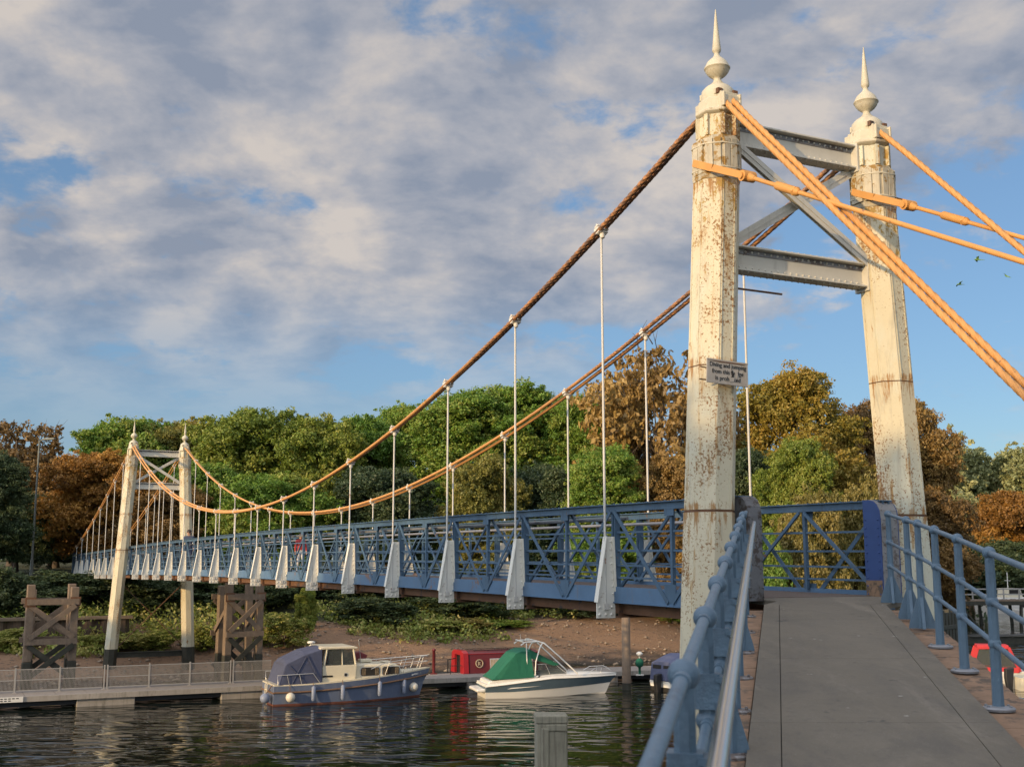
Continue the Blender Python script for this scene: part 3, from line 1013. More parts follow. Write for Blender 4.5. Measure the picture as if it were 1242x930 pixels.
def weeds():
    rng = np.random.default_rng(9)
    k = 3000
    v = rng.uniform(-45, 75, k)
    s = 5.5 + 10.5 * rng.random(k) ** 1.2
    edge = 9.5 + 2.2 * np.sin(v * 0.21) + 1.3 * np.sin(v * 0.6 + 1) - np.where((v > 12) & (v < 21.5), 3.6, 0) + np.where((v > 22.5) & (v < 50), 3.0, 0) + np.where((v > 7.5) & (v < 11.5), 3.0, 0) - np.where(v < 7, 3.4, 0)
    keep = s > edge
    v, s = v[keep], s[keep]
    u = shore_u(v) + s
    x = NX + AX[0] * u + RX[0] * v
    y = NY + AX[1] * u + RX[1] * v
    z = ground_h(x, y)
    hh = rng.uniform(0.2, 0.75, len(v)) * np.where(v < 8, 1.2, 0.9)
    hh = np.where((v < 1) & (v > -11) & (s < 9.5), hh * 0.55, hh)
    c = np.stack([x, y, z + hh * 0.6], -1)
    r = np.stack([hh * 1.2, hh * 1.2, hh * 0.9], -1)
    me = leaves_mesh("undergrowth", c, r, 34, 0.20, rng)
    me.materials.append(LEAF['nettle'])
    o = bpy.data.objects.new("undergrowth", me)
    COL.objects.link(o)
    kind(o, "stuff", "sunlit weeds and nettles covering the far bank above the beach")
    o["category"] = "undergrowth"


weeds()


def pebbles():
    rng = np.random.default_rng(31)
    n = 5200
    v = rng.uniform(-22, 62, n)
    s = -0.6 + 12.5 * rng.random(n) ** 1.25
    u = shore_u(v) + s
    x = NX + AX[0] * u + RX[0] * v
    y = NY + AX[1] * u + RX[1] * v
    z = ground_h(x, y)
    sz = 0.03 + 0.13 * rng.random(n) ** 4
    d = np.array([(1, 0, 0), (0, 1, 0), (-1, 0, 0), (0, -1, 0), (0, 0, 0.6), (0, 0, -0.6)])
    j = 1 + 0.35 * rng.normal(size=(n, 6, 1))
    an = rng.uniform(0, 6.28, n)
    rot = np.stack([np.stack([np.cos(an), -np.sin(an), 0 * an], -1), np.stack([np.sin(an), np.cos(an), 0 * an], -1), np.stack([0 * an, 0 * an, 1 + 0 * an], -1)], 1)
    P = np.einsum('nij,nkj->nki', rot, d[None] * j) * sz[:, None, None] + np.stack([x, y, z + sz * 0.2], -1)[:, None, :]
    t = np.array([(0, 1, 4), (1, 2, 4), (2, 3, 4), (3, 0, 4), (1, 0, 5), (2, 1, 5), (3, 2, 5), (0, 3, 5)])
    q = (np.arange(n)[:, None, None] * 6 + t[None]).reshape(-1, 3)
    me = quads_mesh("pebbles", P.reshape(-1, 3), q)
    me.materials.append(paint("beach_stones", (0.30, 0.235, 0.17), 0.4, 0.85, nscale=1.7, bmp=0.0))
    o = bpy.data.objects.new("pebbles", me)
    COL.objects.link(o)
    kind(o, "stuff", "scattered stones and pebbles on the brown beach")
    o["category"] = "pebbles"


pebbles()


def back_wood():
    rng = np.random.default_rng(21)
    C, Rr = [], []
    for px in np.arange(-60, 1150, 7.0):
        Y = 122 + 14 * rng.random()
        p = at_y(px, 600, Y)
        g = float(ground_h(p.x, p.y))
        top = 5.5 + 2.2 * math.sin(px * 0.021) + 1.5 * rng.random()
        if px > 1060:
            top *= 0.7
        for q in range(17):
            zz = g + (top - g) * rng.random() ** 0.85
            C.append((p.x + rng.normal() * 1.3, p.y + rng.normal() * 2.0, zz))
            s = 0.8 + 0.6 * rng.random()
            Rr.append((s, s, s * 0.8))
    me = leaves_mesh("woodland", np.array(C), np.array(Rr), 26, 0.5, rng)
    me.materials.append(LEAF['dark'])
    o = bpy.data.objects.new("woodland", me)
    COL.objects.link(o)
    kind(o, "stuff", "dense dark wood closing off the view behind the bank trees")
    o["category"] = "woodland"


back_wood()


def far_wood():
    rng = np.random.default_rng(23)
    C, Rr = [], []
    for px in np.arange(1105, 1420, 6.0):
        Y = 205 + 20 * rng.random()
        p = at_y(px, 640, Y)
        for q in range(16):
            C.append((p.x + rng.normal() * 1.8, p.y + rng.normal() * 2.0, -1 + 9.5 * rng.random()))
            s = 1.1 + 0.8 * rng.random()
            Rr.append((s, s, s * 0.8))
    me = leaves_mesh("treeline", np.array(C), np.array(Rr), 26, 0.6, rng)
    me.materials.append(LEAF['green'])
    o = bpy.data.objects.new("treeline", me)
    COL.objects.link(o)
    kind(o, "stuff", "distant green treeline behind the poplars across the river")
    o["category"] = "treeline"


far_wood()

# ------------------------------------------------------------------ suspension bridge (local x = across, y = along, z = up)
PANEL = 2.878
SPAN = 17 * PANEL
END = 26 * PANEL
TV = 1.12                                     # truss half spacing
CV = 1.30                                     # cable half spacing


def camber(u):
    if u < 0:
        return 0.0
    if u <= SPAN:
        return 0.12 * (1 - ((u - SPAN / 2) / (SPAN / 2)) ** 2)
    return -0.26 * (u - SPAN) / (END - SPAN)


def leg_v(z):
    return 1.62 - 0.058 * (z + 0.5)


def cable_z(u):
    if u < 0:
        return min(5.78, 6.0 + u * 1.02)
    if u <= SPAN:
        return 1.60 + 4.22 * ((u - SPAN / 2) / (SPAN / 2)) ** 2
    t = (u - SPAN) / (END - SPAN)
    return 5.80 + (0.62 - 5.80) * t - 1.5 * t * (1 - t)


def mirror_x(pts, s):
    return [(p[0] * s, p[1], p[2]) for p in pts]


bridge = empty("suspension_bridge", "blue lattice suspension footbridge with white towers and orange cables over the river", "bridge", (NX, NY, 0), TH)


def make_leg(s, bottom, wet_top, plain=False):
    """tower leg at u=0 in bridge axes, s = -1 left, +1 right"""
    F = 0.285
    oct_r = F / math.cos(PI / 8)
    mb = MB()

    def ring(z, k=1.0):
        c = s * leg_v(z)
        return [(c + oct_r * k * math.cos(PI / 8 + i * PI / 4), oct_r * k * math.sin(PI / 8 + i * PI / 4), z) for i in range(8)]

    def loft(zs, mi):
        P = []
        for z, k in zs:
            P += ring(z, k)
        Fc = []
        for j in range(len(zs) - 1):
            for i in range(8):
                i2 = (i + 1) % 8
                Fc.append((j * 8 + i, j * 8 + i2, (j + 1) * 8 + i2, (j + 1) * 8 + i))
        Fc.append(tuple(range(7, -1, -1)))
        Fc.append(tuple((len(zs) - 1) * 8 + i for i in range(8)))
        mb.add(P, Fc, mi)
    zj = 0.62
    loft([(wet_top, 1.03), (zj - 0.03, 1.02)], 0)
    loft([(zj + 0.0, 1.0), (2.35, 0.985)], 0)
    loft([(2.365, 0.985), (4.72, 0.965)], 0)
    loft([(zj - 0.028, 0.985), (zj - 0.002, 0.985)], 2)          # rusty flange joints
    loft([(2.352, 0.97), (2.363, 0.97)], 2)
    loft([(bottom, 1.05), (wet_top - 0.004, 1.045)], 1)
    loft([(5.305, 0.80), (5.585, 0.80)], 0)
    for i in range(8):                                            # corner ribs of the neck
        an = PI / 8 + i * PI / 4
        c = s * leg_v(5.45)
        mb.box((c + oct_r * 0.83 * math.cos(an), oct_r * 0.83 * math.sin(an), 5.443), (0.05, 0.05, 0.274), 0, Matrix.Rotation(an, 3, 'Z'))
    # jointing strips down the shaft
    for i in range(8):
        an = i * PI / 4
        for z0, z1 in ((0.66, 2.33), (2.4, 4.68)):
            for off in (-0.085, 0.085):
                if (i % 2) == 0:
                    p0 = Vector((s * leg_v(z0) + (F * 0.994) * math.cos(an) - off * math.sin(an), F * 0.994 * math.sin(an) + off * math.cos(an), z0))
                    p1 = Vector((s * leg_v(z1) + (F * 0.960) * math.cos(an) - off * math.sin(an), F * 0.960 * math.sin(an) + off * math.cos(an), z1))
                    mb.bar(p0, p1, 0.012, 0.012, 0)
    leg = mb.build("tower_leg", [M['tower'], M['wet'], M['rust']], bridge)
    leg["side"] = s
    # collar: segmented band with straps
    cb = MB()
    c = s * leg_v(5.0)

    def band(z0, z1, k0, k1, mi=0):
        P = []
        for z, k in ((z0, k0), (z1, k1)):
            P += [(s * leg_v(z) + oct_r * k * math.cos(PI / 8 + i * PI / 4), oct_r * k * math.sin(PI / 8 + i * PI / 4), z) for i in range(8)]
        cb.add(P, [tuple(range(7, -1, -1)), tuple(range(8, 16))] + [(i, (i + 1) % 8, 8 + (i + 1) % 8, 8 + i) for i in range(8)], mi)
    band(4.722, 4.79, 0.975, 1.02)
    band(4.792, 5.26, 0.975, 0.965)
    band(5.262, 5.303, 0.9, 0.87)
    for i in range(8):
        an = i * PI / 4
        for dv in (-0.052, 0.052):
            px, py = c + F * 0.985 * math.cos(an) - dv * math.sin(an), F * 0.985 * math.sin(an) + dv * math.cos(an)
            cb.box((px, py, 5.02), (0.035, 0.096, 0.44), 0, Matrix.Rotation(an, 3, 'Z'))
    for z in (4.86, 5.17):
        ring_pts = [(c + oct_r * 1.025 * math.cos(PI / 8 + i * PI / 4), oct_r * 1.025 * math.sin(PI / 8 + i * PI / 4), z) for i in range(9)]
        cb.tube(ring_pts, 0.014, 6, 1)
    cb.build("collar", [M['tower_lichen'], M['cast']], leg, bevel=0.006)
    # cap: cornice, saddle casting and dome
    kb = MB()
    c = s * leg_v(5.8)
    R8 = oct_r
    kb.lathe([(R8 * 0.80, 5.588), (R8 * 0.90, 5.605), (R8 * 0.97, 5.622), (R8 * 0.97, 5.655), (R8 * 0.84, 5.675), (R8 * 0.80, 5.80), (R8 * 0.76, 5.82)], (c, 0, 0), 8, 0, False, PI / 8)
    for sy in (-1, 1):                                            # the boxes the cables leave through
        kb.box((c, sy * 0.235, 5.7400), (0.23, 0.10, 0.15), 0)
        kb.box((c, sy * 0.17, 5.8450), (0.27, 0.15, 0.05), 0)
        kb.box((c - 0.125, sy * 0.24, 5.7500), (0.03, 0.13, 0.19), 0)
        kb.box((c + 0.125, sy * 0.24, 5.7500), (0.03, 0.13, 0.19), 0)
    kb.lathe([(0.215, 5.8020), (0.22, 5.8900), (0.205, 5.9600), (0.155, 6.0150), (0.10, 6.0500), (0.085, 6.0650)], (c, 0, 0), 24, 0)
    for an in (0.6, 2.4, 4.0, 5.5400):
        kb.box((c + 0.205 * math.cos(an), 0.205 * math.sin(an), 5.8900), (0.05, 0.07, 0.08), 0, Matrix.Rotation(an, 3, 'Z'))
    for bx, by in ((0.11, -0.19), (-0.12, -0.18), (0.11, 0.19)):
        kb.box((c + bx, by, 5.885), (0.075, 0.075, 0.07), 1)  # dark blocks standing in for shaded openings in the cap
    kb.build("saddle_cap", [M['cast'], M['rust']], leg, bevel=0.008)
    fb = MB()
    fb.lathe([(0.085, 6.0660), (0.066, 6.0850), (0.052, 6.1050), (0.048, 6.1300), (0.060, 6.1450), (0.075, 6.1530), (0.115, 6.1850), (0.148, 6.2300), (0.160, 6.2660), (0.168, 6.2700), (0.168, 6.2820), (0.158, 6.2880),
              (0.150, 6.3138), (0.128, 6.3571), (0.090, 6.3960), (0.056, 6.4252), (0.038, 6.4522), (0.034, 6.4847), (0.050, 6.5009), (0.058, 6.5280), (0.048, 6.6253), (0.034, 6.7767), (0.017, 6.9714), (0.005, 7.085)], (c, 0, 0), 24, 0)
    fb.build("finial", [M['cast']], leg)
    return leg


def ibeam(mb, p, q, h, w, mi=0, rivets=0):
    p, q = Vector(p), Vector(q)
    mb.bar(p, q, 0.03, h - 0.05, mi)
    up = Vector((0, 0, h / 2 - 0.0125))
    mb.bar(p + up, q + up, w, 0.024, mi)
    mb.bar(p - up, q - up, w, 0.024, mi)
    d = (q - p)
    if rivets:
        for uz in (h / 2 - 0.06, -h / 2 + 0.06):
            mb.bar(p + Vector((0, -0.021, uz)), q + Vector((0, -0.021, uz)), 0.012, 0.07, 1 if uz > 0 else mi)
            for k in range(rivets):
                mb.ball(p + d * ((k + 0.5) / rivets) + Vector((0, -0.03, uz)), 0.015, 6, mi)
    for k in range(rivets):
        t = (k + 0.5) / rivets
        for sy in (-1, 1):
            for uz in (h / 2 + 0.001, -(h / 2 + 0.001)):
                c = p + d * t + Vector((0, sy * w * 0.32, uz))
                mb.ball(c, 0.016, 6, mi)


near_legs = {}
for s in (-1, 1):
    leg = make_leg(s, -8.5, -4.15)
    near_legs[s] = leg
    far = copy_part(leg, bridge, (0, SPAN, 0))
    for ch in list(leg.children):
        copy_part(ch, far)

for nm, zt in (("upper", 5.44), ("lower", 3.80)):
    mb = MB()
    vv = leg_v(zt) - 0.245
    ibeam(mb, (-vv, 0.06, zt), (vv, 0.06, zt), 0.33, 0.22, 0, 22)
    for s in (-1, 1):
        mb.box((s * (vv - 0.02), 0.06, zt), (0.06, 0.26, 0.42), 0)
    o = mb.build("cross_beam", [M['beam'], M['plate_grey']], bridge, bevel=0.004)
    copy_part(o, bridge, (0, SPAN, 0))
for s, off in ((1, -0.05), (-1, 0.09)):
    mb = MB()
    p = Vector((-s * (leg_v(5.1) - 0.26), 0.04 + off, 5.28))
    q = Vector((s * (leg_v(4.0) - 0.26), 0.04 + off, 3.98))
    mb.bar(p, q, 0.012, 0.13, 0, (0, 1, 0))
    mb.bar(p, q, 0.13, 0.012, 0, (0, 1, 0))
    mb.bar(p + Vector((0, -0.05, 0.0)), q + Vector((0, -0.05, 0)), 0.13, 0.014, 0, (0, 1, 0))
    o = mb.build("diagonal_brace", [M['beam']], bridge)
    copy_part(o, bridge, (0, SPAN, 0))
# bracing between the legs under the deck
for u0 in (0.0, SPAN):
    mb = MB()
    vv = leg_v(-4.4) - 0.25
    ibeam(mb, (-vv, 0, -4.45), (vv, 0, -4.45), 0.26, 0.2)
    o = mb.build("lower_cross_beam", [M['wet']], bridge)
    o.location = (0, u0, 0)
    for s in (-1, 1):
        mb = MB()
        mb.bar((s * (leg_v(-1.0) - 0.2), -0.05 * s, -1.05), (-s * (leg_v(-4.1) - 0.2), -0.05 * s, -4.15), 0.09, 0.03, 0)
        o = mb.build("underdeck_brace", [M['rust']], bridge)
        o.location = (0, u0, 0)

# main cables: two twisted ropes each side
for s in (-1, 1):
    for k in (-1, 1):
        us = list(np.arange(-7.6, 0, 0.016)) + list(np.arange(0, 8, 0.02)) + list(np.arange(8, 24.5, 0.1)) + list(np.arange(24.5, END, 0.35)) + [END - 0.1]
        pts = [(s * CV * (1 if True else 1) + 0.052 * k, u, cable_z(u) - (0.022 * k * s)) for u in us]
        # ease the cable over the saddle
        for i, u in enumerate(us):
            for c in (0.0, SPAN):
                du = abs(u - c)
                if du < 0.6:
                    pts[i] = (s * (leg_v(5.8) + (CV - leg_v(5.8)) * du / 0.6) + 0.052 * k, u, pts[i][2])
        mb = MB()
        mb.tube(pts, 0.034, 20, 0, True, True, lobes=5, lobe=[0.15 if u < 7.5 else 0.0 for u in us], twist=46.0)
        mb.build("main_cable", [M['span_cable']], bridge)

# backstay tie rods from the near collars
for s in (-1, 1):
    c = s * leg_v(4.95)
    d = Vector((s * 0.02, -1.0, -0.51)).normalized()
    p0 = Vector((c - 0.0, -0.30, 4.80))
    mb = MB()
    L0 = 9.0
    mb.tube([p0 + d * 0.42, p0 + d * L0], 0.027, 10, 0)
    rod = mb.build("tie_rod", [M['cable']], bridge)
    mb = MB()
    for sv in (-1, 1):                                            # strap plates round the collar and the eye
        mb.bar(Vector((c + sv * 0.30, 0.08, 4.98)), Vector((c + sv * 0.30, -0.31, 4.795)), 0.022, 0.09, 0)
        mb.bar(Vector((c + sv * 0.30, -0.30, 4.80)), p0 + d * 0.30 + Vector((sv * 0.045, 0, 0)), 0.022, 0.09, 0)
    e = p0 + d * 0.36
    mb.tube([e + Vector((-0.09, 0, 0)), e + Vector((0.09, 0, 0))], 0.068, 16, 0, smooth=False)
    mb.tube([e + Vector((-0.115, 0, 0)), e + Vector((0.115, 0, 0))], 0.04, 10, 0, smooth=False)
    mb.tube([e + d * 0.05, e + d * 0.16], [0.055, 0.032], 10, 0)
    mb.build("strap", [M['cable']], rod)
    mb = MB()
    mb.tube([p0 + d * 0.95, p0 + d * 0.99, p0 + d * 1.38, p0 + d * 1.42], [0.032, 0.052, 0.052, 0.032], 12, 0)
    mb.tube([p0 + d * 1.33, p0 + d * 1.36], 0.06, 6, 0, smooth=False)
    mb.build("turnbuckle", [M['cable']], rod)

# hangers with clamps
hang_u = [PANEL * k for k in range(1, 17)] + [SPAN + PANEL * k for k in range(1, 9)]
cl = MB()
cl.box((0, 0, 0.0), (0.22, 0.13, 0.05), 0)
cl.box((0, 0, 0.062), (0.19, 0.11, 0.025), 0)
cl.box((0, 0, -0.062), (0.19, 0.11, 0.025), 0)
for a in (-0.075, 0.075):
    cl.tube([(a, 0, -0.09), (a, 0, 0.095)], 0.012, 6, 0)
    cl.ball((a, 0, 0.09), 0.02, 6, 0)
cl.lathe([(0.03, -0.17), (0.045, -0.15), (0.05, -0.09), (0.03, -0.06)], (0, 0, 0), 8, 0)
clamp_mesh = cl.mesh("cable_clamp", [M['clamp']])
for s in (-1, 1):
    for u in hang_u:
        z1, z0 = cable_z(u), -0.68 + camber(u)
        mb = MB()
        mb.tube([(s * CV, u, z0), (s * CV + s * 0.0, u, z1 - 0.08)], 0.018, 8, 0)
        mb.box((s * CV, u, z0 + 0.04), (0.07, 0.07, 0.09), 0)
        h = mb.build("hanger", [M['rod']], bridge)
        c = bpy.data.objects.new("cable_clamp", clamp_mesh)
        COL.objects.link(c)
        c.parent = h
        c.location = (s * CV, u, z1)
        c.scale = (0.85, 0.85, 0.85)
        sl = (cable_z(u + 0.05) - cable_z(u - 0.05)) / 0.1
        c.rotation_euler = (math.atan(sl), 0, 0)

# outrigger brackets at every panel point
bk = MB()
poly = [(-0.06, 0.34), (-0.16, 0.34), (-0.32, -0.58), (-0.32, -0.80), (-0.02, -0.80), (-0.02, -0.5)]
bk.prism(poly, (0, 0, 0), (1, 0, 0), (0, 0, 1), (0, 1, 0), 0.022, 0)
bk.bar((-0.055, 0, 0.34), (-0.02, 0, -0.56), 0.11, 0.02, 0, (1, 0, 0))
bk.bar((-0.165, 0, 0.34), (-0.325, 0, -0.58), 0.10, 0.016, 0, (1, 0, 0.2))
for sy in (-1, 1):
    for i in range(8):
        z = 0.27 - 0.105 * i
        x = -0.085 + 0.035 * i / 8
        bk.ball((x, sy * 0.013, z), 0.016, 6, 0)
    for i in range(3):
        for j in range(2):
            bk.ball((-0.28 + 0.10 * i, sy * 0.013, -0.75 + 0.10 * j), 0.020, 6, 0)
bracket_mesh = bk.mesh("outrigger_bracket", [M['bracket']])
br_u = [PANEL * k for k in range(1, 26) if k != 17]
for s in (-1, 1):
    for u in br_u:
        o = bpy.data.objects.new("outrigger_bracket", bracket_mesh)
        COL.objects.link(o)
        o.parent = bridge
        o.location = (s * (TV + 0.01), u, camber(u))
        o.rotation_euler = (0, 0, 0 if s < 0 else PI)

# lattice trusses
for s in (-1, 1):
    tb = MB()
    half = PANEL / 2
    n_half = int(round((END) / half))
    for i in range(n_half + 1):
        u = half * i
        c = camber(u)
        if i % 2 == 0:
            tb.bar((s * TV, u, -0.38 + c), (s * TV, u, 0.72 + c), 0.012, 0.11, 0, (1, 0, 0))
            for dy in (-0.04, 0.04):
                tb.bar((s * TV, u + dy, -0.38 + c), (s * TV, u + dy, 0.72 + c), 0.012, 0.09, 0, (1, 0, 0))
        else:
            tb.bar((s * TV, u, -0.38 + c), (s * TV, u, 0.72 + c), 0.05, 0.05, 0, (1, 0, 0))
            tb.box((s * (TV + 0.05), u, -0.42 + c), (0.012, 0.26, 0.24), 0)
            tb.box((s * (TV + 0.046), u, 0.66 + c), (0.012, 0.22, 0.12), 0)
        if i < n_half:
            c2 = camber(u + half)
            out, inn = s * (TV + 0.058), s * (TV - 0.058)
            if i % 2 == 0:
                tb.bar((out, u + 0.05, 0.70 + c), (out, u + half - 0.05, -0.54 + c2), 0.062, 0.012, 0, (1, 0, 0))
                tb.bar((inn, u + 0.05, -0.36 + c), (inn, u + half - 0.05, 0.68 + c2), 0.045, 0.03, 0, (1, 0, 0))
            else:
                tb.bar((out, u + 0.05, -0.54 + c), (out, u + half - 0.05, 0.70 + c2), 0.062, 0.012, 0, (1, 0, 0))
                tb.bar((inn, u + 0.05, 0.68 + c), (inn, u + half - 0.05, -0.36 + c2), 0.045, 0.03, 0, (1, 0, 0))
    for zr in (0.40, 0.145, -0.065, -0.235):
        for i in range(26):
            u0, u1 = PANEL * i, PANEL * (i + 1)
            tb.bar((s * (TV - 0.0), u0, zr + camber(u0)), (s * (TV - 0.0), u1, zr + camber(u1)), 0.026, 0.027, 0)
    truss = tb.build("lattice_truss", [M['blue']], bridge)
    cb, gb, hb = MB(), MB(), MB()
    for i in range(26):
        u0, u1 = PANEL * i - (0.15 if i == 0 else 0), PANEL * (i + 1)
        c0, c1 = camber(u0), camber(u1)
        cb.bar((s * TV, u0, 0.79 + c0), (s * TV, u1, 0.79 + c1), 0.21, 0.014, 0)
        for dv in (-0.05, 0.05):
            cb.bar((s * (TV + dv * s), u0, 0.735 + c0), (s * (TV + dv * s), u1, 0.735 + c1), 0.012, 0.09, 0)
        for k in range(14):
            t = (k + 0.5) / 14
            u = u0 + (u1 - u0) * t
            if u < 26:
                cb.box((s * TV - 0.085, u, 0.801 + camber(u)), (0.022, 0.022, 0.012), 0)
        gb.bar((s * (TV + 0.035), u0, -0.47 + c0), (s * (TV + 0.035), u1, -0.47 + c1), 0.02, 0.21, 0)
        gb.bar((s * (TV + 0.0), u0, -0.583 + c0), (s * (TV + 0.0), u1, -0.583 + c1), 0.14, 0.014, 0)
        gb.bar((s * (TV - 0.14), u0, -0.67 + c0), (s * (TV - 0.14), u1, -0.67 + c1), 0.12, 0.15, 1)
        if i == 0:
            continue
        hb.tube([(s * (TV - 0.20), u0, 0.60 + c0), (s * (TV - 0.20), u1, 0.60 + c1)], 0.026, 8, 0)
        hb.bar((s * (TV - 0.20), u1, 0.60 + c1), (s * TV, u1, 0.60 + c1), 0.02, 0.02, 0)
    cb.build("top_chord", [M['blue']], truss)
    gb.build("bottom_girder", [M['blue_girder'], M['rust']], truss)
    hb.build("handrail", [M['pipe']], truss)
    # end pilaster: boxed plate with a rounded head
    eb = MB()
    u1 = 0.02 if s < 0 else 0.09
    ln = 0.30 if s < 0 else 0.30
    hw = 0.095 if s < 0 else 0.15
    cx = s * (TV - 0.02)
    u0 = u1 - ln
    prof = [(u0, -0.45), (u1, -0.45), (u1, 0.80), (u0 + 0.20, 0.80), (u0 + 0.12, 0.785), (u0 + 0.06, 0.74), (u0 + 0.015, 0.66), (u0, 0.55)]
    for side in (-1, 1):
        eb.prism(prof, (cx + side * hw, 0, 0), (0, 1, 0), (0, 0, 1), (1, 0, 0), 0.016, 0)
    edge = [(u0 + 0.005, -0.45), (u0 + 0.005, 0.55), (u0 + 0.02, 0.66), (u0 + 0.065, 0.738), (u0 + 0.122, 0.782), (u0 + 0.20, 0.797), (u1, 0.797)]
    for (a0, b0), (a1, b1) in zip(edge[:-1], edge[1:]):
        eb.bar((cx, a0, b0), (cx, a1, b1), 2 * hw - 0.018, 0.014, 1, (0, -(b1 - b0), a1 - a0))
    for k in range(10):
        z = -0.4 + 0.105 * k
        for dv in (-0.09, 0.09):
            eb.ball((cx + dv, u0 - 0.004, z), 0.013, 6, 1)
        eb.ball((cx - s * (hw + 0.01), u0 + 0.04, z), 0.012, 6, 0)
        eb.ball((cx - s * (hw + 0.01), u1 - 0.04, z), 0.012, 6, 0)
    if s > 0:                                                     # scraped brown foot of the plate
        eb.box((cx - hw - 0.0105, (u0 + u1) / 2, -0.335), (0.004, ln - 0.012, 0.22), 2)
    post = eb.build("end_post", [M['deep_blue'] if s > 0 else M['plate_dark'], M['plate_grey'] if s > 0 else M['plate_dark'], M['timber_edge']], truss)
    fe = MB()
    fe.box((s * TV, END + 0.05, -0.45), (0.25, 0.3, 2.6), 0)
    fe.build("far_end_post", [M['blue']], truss)

# deck with its cross girders
db = MB()
for i in range(26):
    u0, u1 = PANEL * i, PANEL * (i + 1)
    n = 10
    for k in range(n):
        a, b = u0 + (u1 - u0) * k / n, u0 + (u1 - u0) * (k + 1) / n
        db.box((0, (a + b) / 2, -0.445 + camber((a + b) / 2)), (2 * TV - 0.10, (b - a) - 0.008, 0.05), 0)
db.build("deck", [M['deck']], bridge)
gm = MB()
gm.bar((-1.10, 0, -0.66), (1.10, 0, -0.66), 0.02, 0.20, 0)
gm.bar((-1.10, 0, -0.55), (1.10, 0, -0.55), 0.14, 0.02, 0)
gm.bar((-1.10, 0, -0.77), (1.10, 0, -0.77), 0.14, 0.02, 0)
cg = gm.build("cross_girder", [M['rust']], bridge)
for k in range(1, 27):
    copy_part(cg, bridge, (0, PANEL * k - 0.02, camber(PANEL * k) - 0.015))
cg.location = (0, -0.02, -0.01)
# the thin rod poking out under the lower tower beam, and the wall plate at the far end
mb = MB()
mb.tube([(-1.30, 0.32, 3.50), (-0.25, 0.1, 3.43)], 0.014, 6, 0)
mb.build("conduit", [M['rust']], bridge)

# ------------------------------------------------------------------ prohibition sign strapped to the near tower
def text_mesh(name, body, size, mat, extrude=0.002):
    cu = bpy.data.curves.new(name, 'FONT')
    cu.body = body
    cu.size = size
    cu.align_x = 'LEFT'
    cu.align_y = 'CENTER'
    cu.extrude = extrude
    cu.offset = size * 0.004
    o = bpy.data.objects.new(name, cu)
    COL.objects.link(o)
    bpy.context.view_layer.update()
    me = bpy.data.meshes.new_from_object(o.evaluated_get(bpy.context.evaluated_depsgraph_get()))
    bpy.data.objects.remove(o)
    me.materials.clear()
    me.materials.append(mat)
    xs = [v.co.x for v in me.vertices]
    return me, (max(xs) - min(xs)) if xs else 0


def part(name, me, parent, loc=(0, 0, 0), rot=(0, 0, 0), scale=(1, 1, 1)):
    o = bpy.data.objects.new(name, me)
    COL.objects.link(o)
    o.parent = parent
    o.location = loc
    o.rotation_euler = rot
    o.scale = scale
    return o


c = at_y(882, 452, 13.62)
sign = empty("warning_sign", "grey metal no diving or jumping sign strapped to the near tower leg", "sign", c, 0)
sign.rotation_euler = (math.radians(0), math.radians(2.6), TH - 0.01)
mb = MB()
W_, H_ = 0.585, 0.29
mb.box((0, 0, 0), (W_, 0.016, H_), 0)
mb.box((0, -0.004, H_ / 2 - 0.008), (W_ + 0.006, 0.018, 0.016), 0)
mb.box((0, -0.004, -H_ / 2 + 0.008), (W_ + 0.006, 0.018, 0.016), 0)
mb.build("sign_plate", [M['sign']], sign)
mb = MB()
mb.bar((-0.30, 0.13, 0.06), (0.26, 0.13, 0.06), 0.02, 0.012, 0)
mb.bar((-0.30, 0.13, -0.09), (0.26, 0.13, -0.09), 0.02, 0.012, 0)
for x in (-0.12, 0.12):
    for z in (0.06, -0.09):
        mb.bar((x, 0, z), (x, 0.135, z), 0.012, 0.012, 0)
mb.build("strap", [M['rust']], sign)
for i, (ln, w) in enumerate((("Diving and jumping", 0.525), ("from this bridge", 0.45), ("is prohibited", 0.36))):
    me, wd = text_mesh("lettering", ln, 0.066, M['ink'])
    k = w / wd
    part("lettering", me, sign, (-w / 2 + 0.0, -0.0105, 0.078 - 0.078 * i), (PI / 2, 0, 0), (k, 1.15, 1))
mb = MB()                                                       # the worn patches and the dent that hide some letters
mb.prism([(0.075, 0.02), (0.10, 0.035), (0.115, 0.0), (0.12, -0.045), (0.10, -0.075), (0.075, -0.06), (0.09, -0.03)], (-0.03, -0.0125, 0), (1, 0, 0), (0, 0, 1), (0, 1, 0), 0.003, 1)
mb.prism([(0.105, 0.03), (0.14, 0.02), (0.15, -0.03), (0.13, -0.06), (0.112, -0.04)], (0.0, -0.0127, 0), (1, 0, 0), (0, 0, 1), (0, 1, 0), 0.003, 0)
mb.prism([(0.02, -0.055), (0.10, -0.05), (0.09, -0.10), (0.03, -0.11)], (0.0, -0.0127, 0), (1, 0, 0), (0, 0, 1), (0, 1, 0), 0.003, 0)
mb.prism([(-0.26, 0.122), (0.2, 0.127), (0.24, 0.117), (-0.1, 0.113)], (0.0, -0.0127, 0), (1, 0, 0), (0, 0, 1), (0, 1, 0), 0.003, 2)
mb.build("scratch", [M['sign'], M['ink'], M['rust']], sign)

# ------------------------------------------------------------------ approach walkway
def path_z(y):
    z = -1.65 + 0.087 * y
    return min(z, -0.424)


def left_x(y):
    return 1.30 + (y - 6.69) * 0.2322


def right_x(y):
    return 2.95 + (y - 6.97) * 0.2038


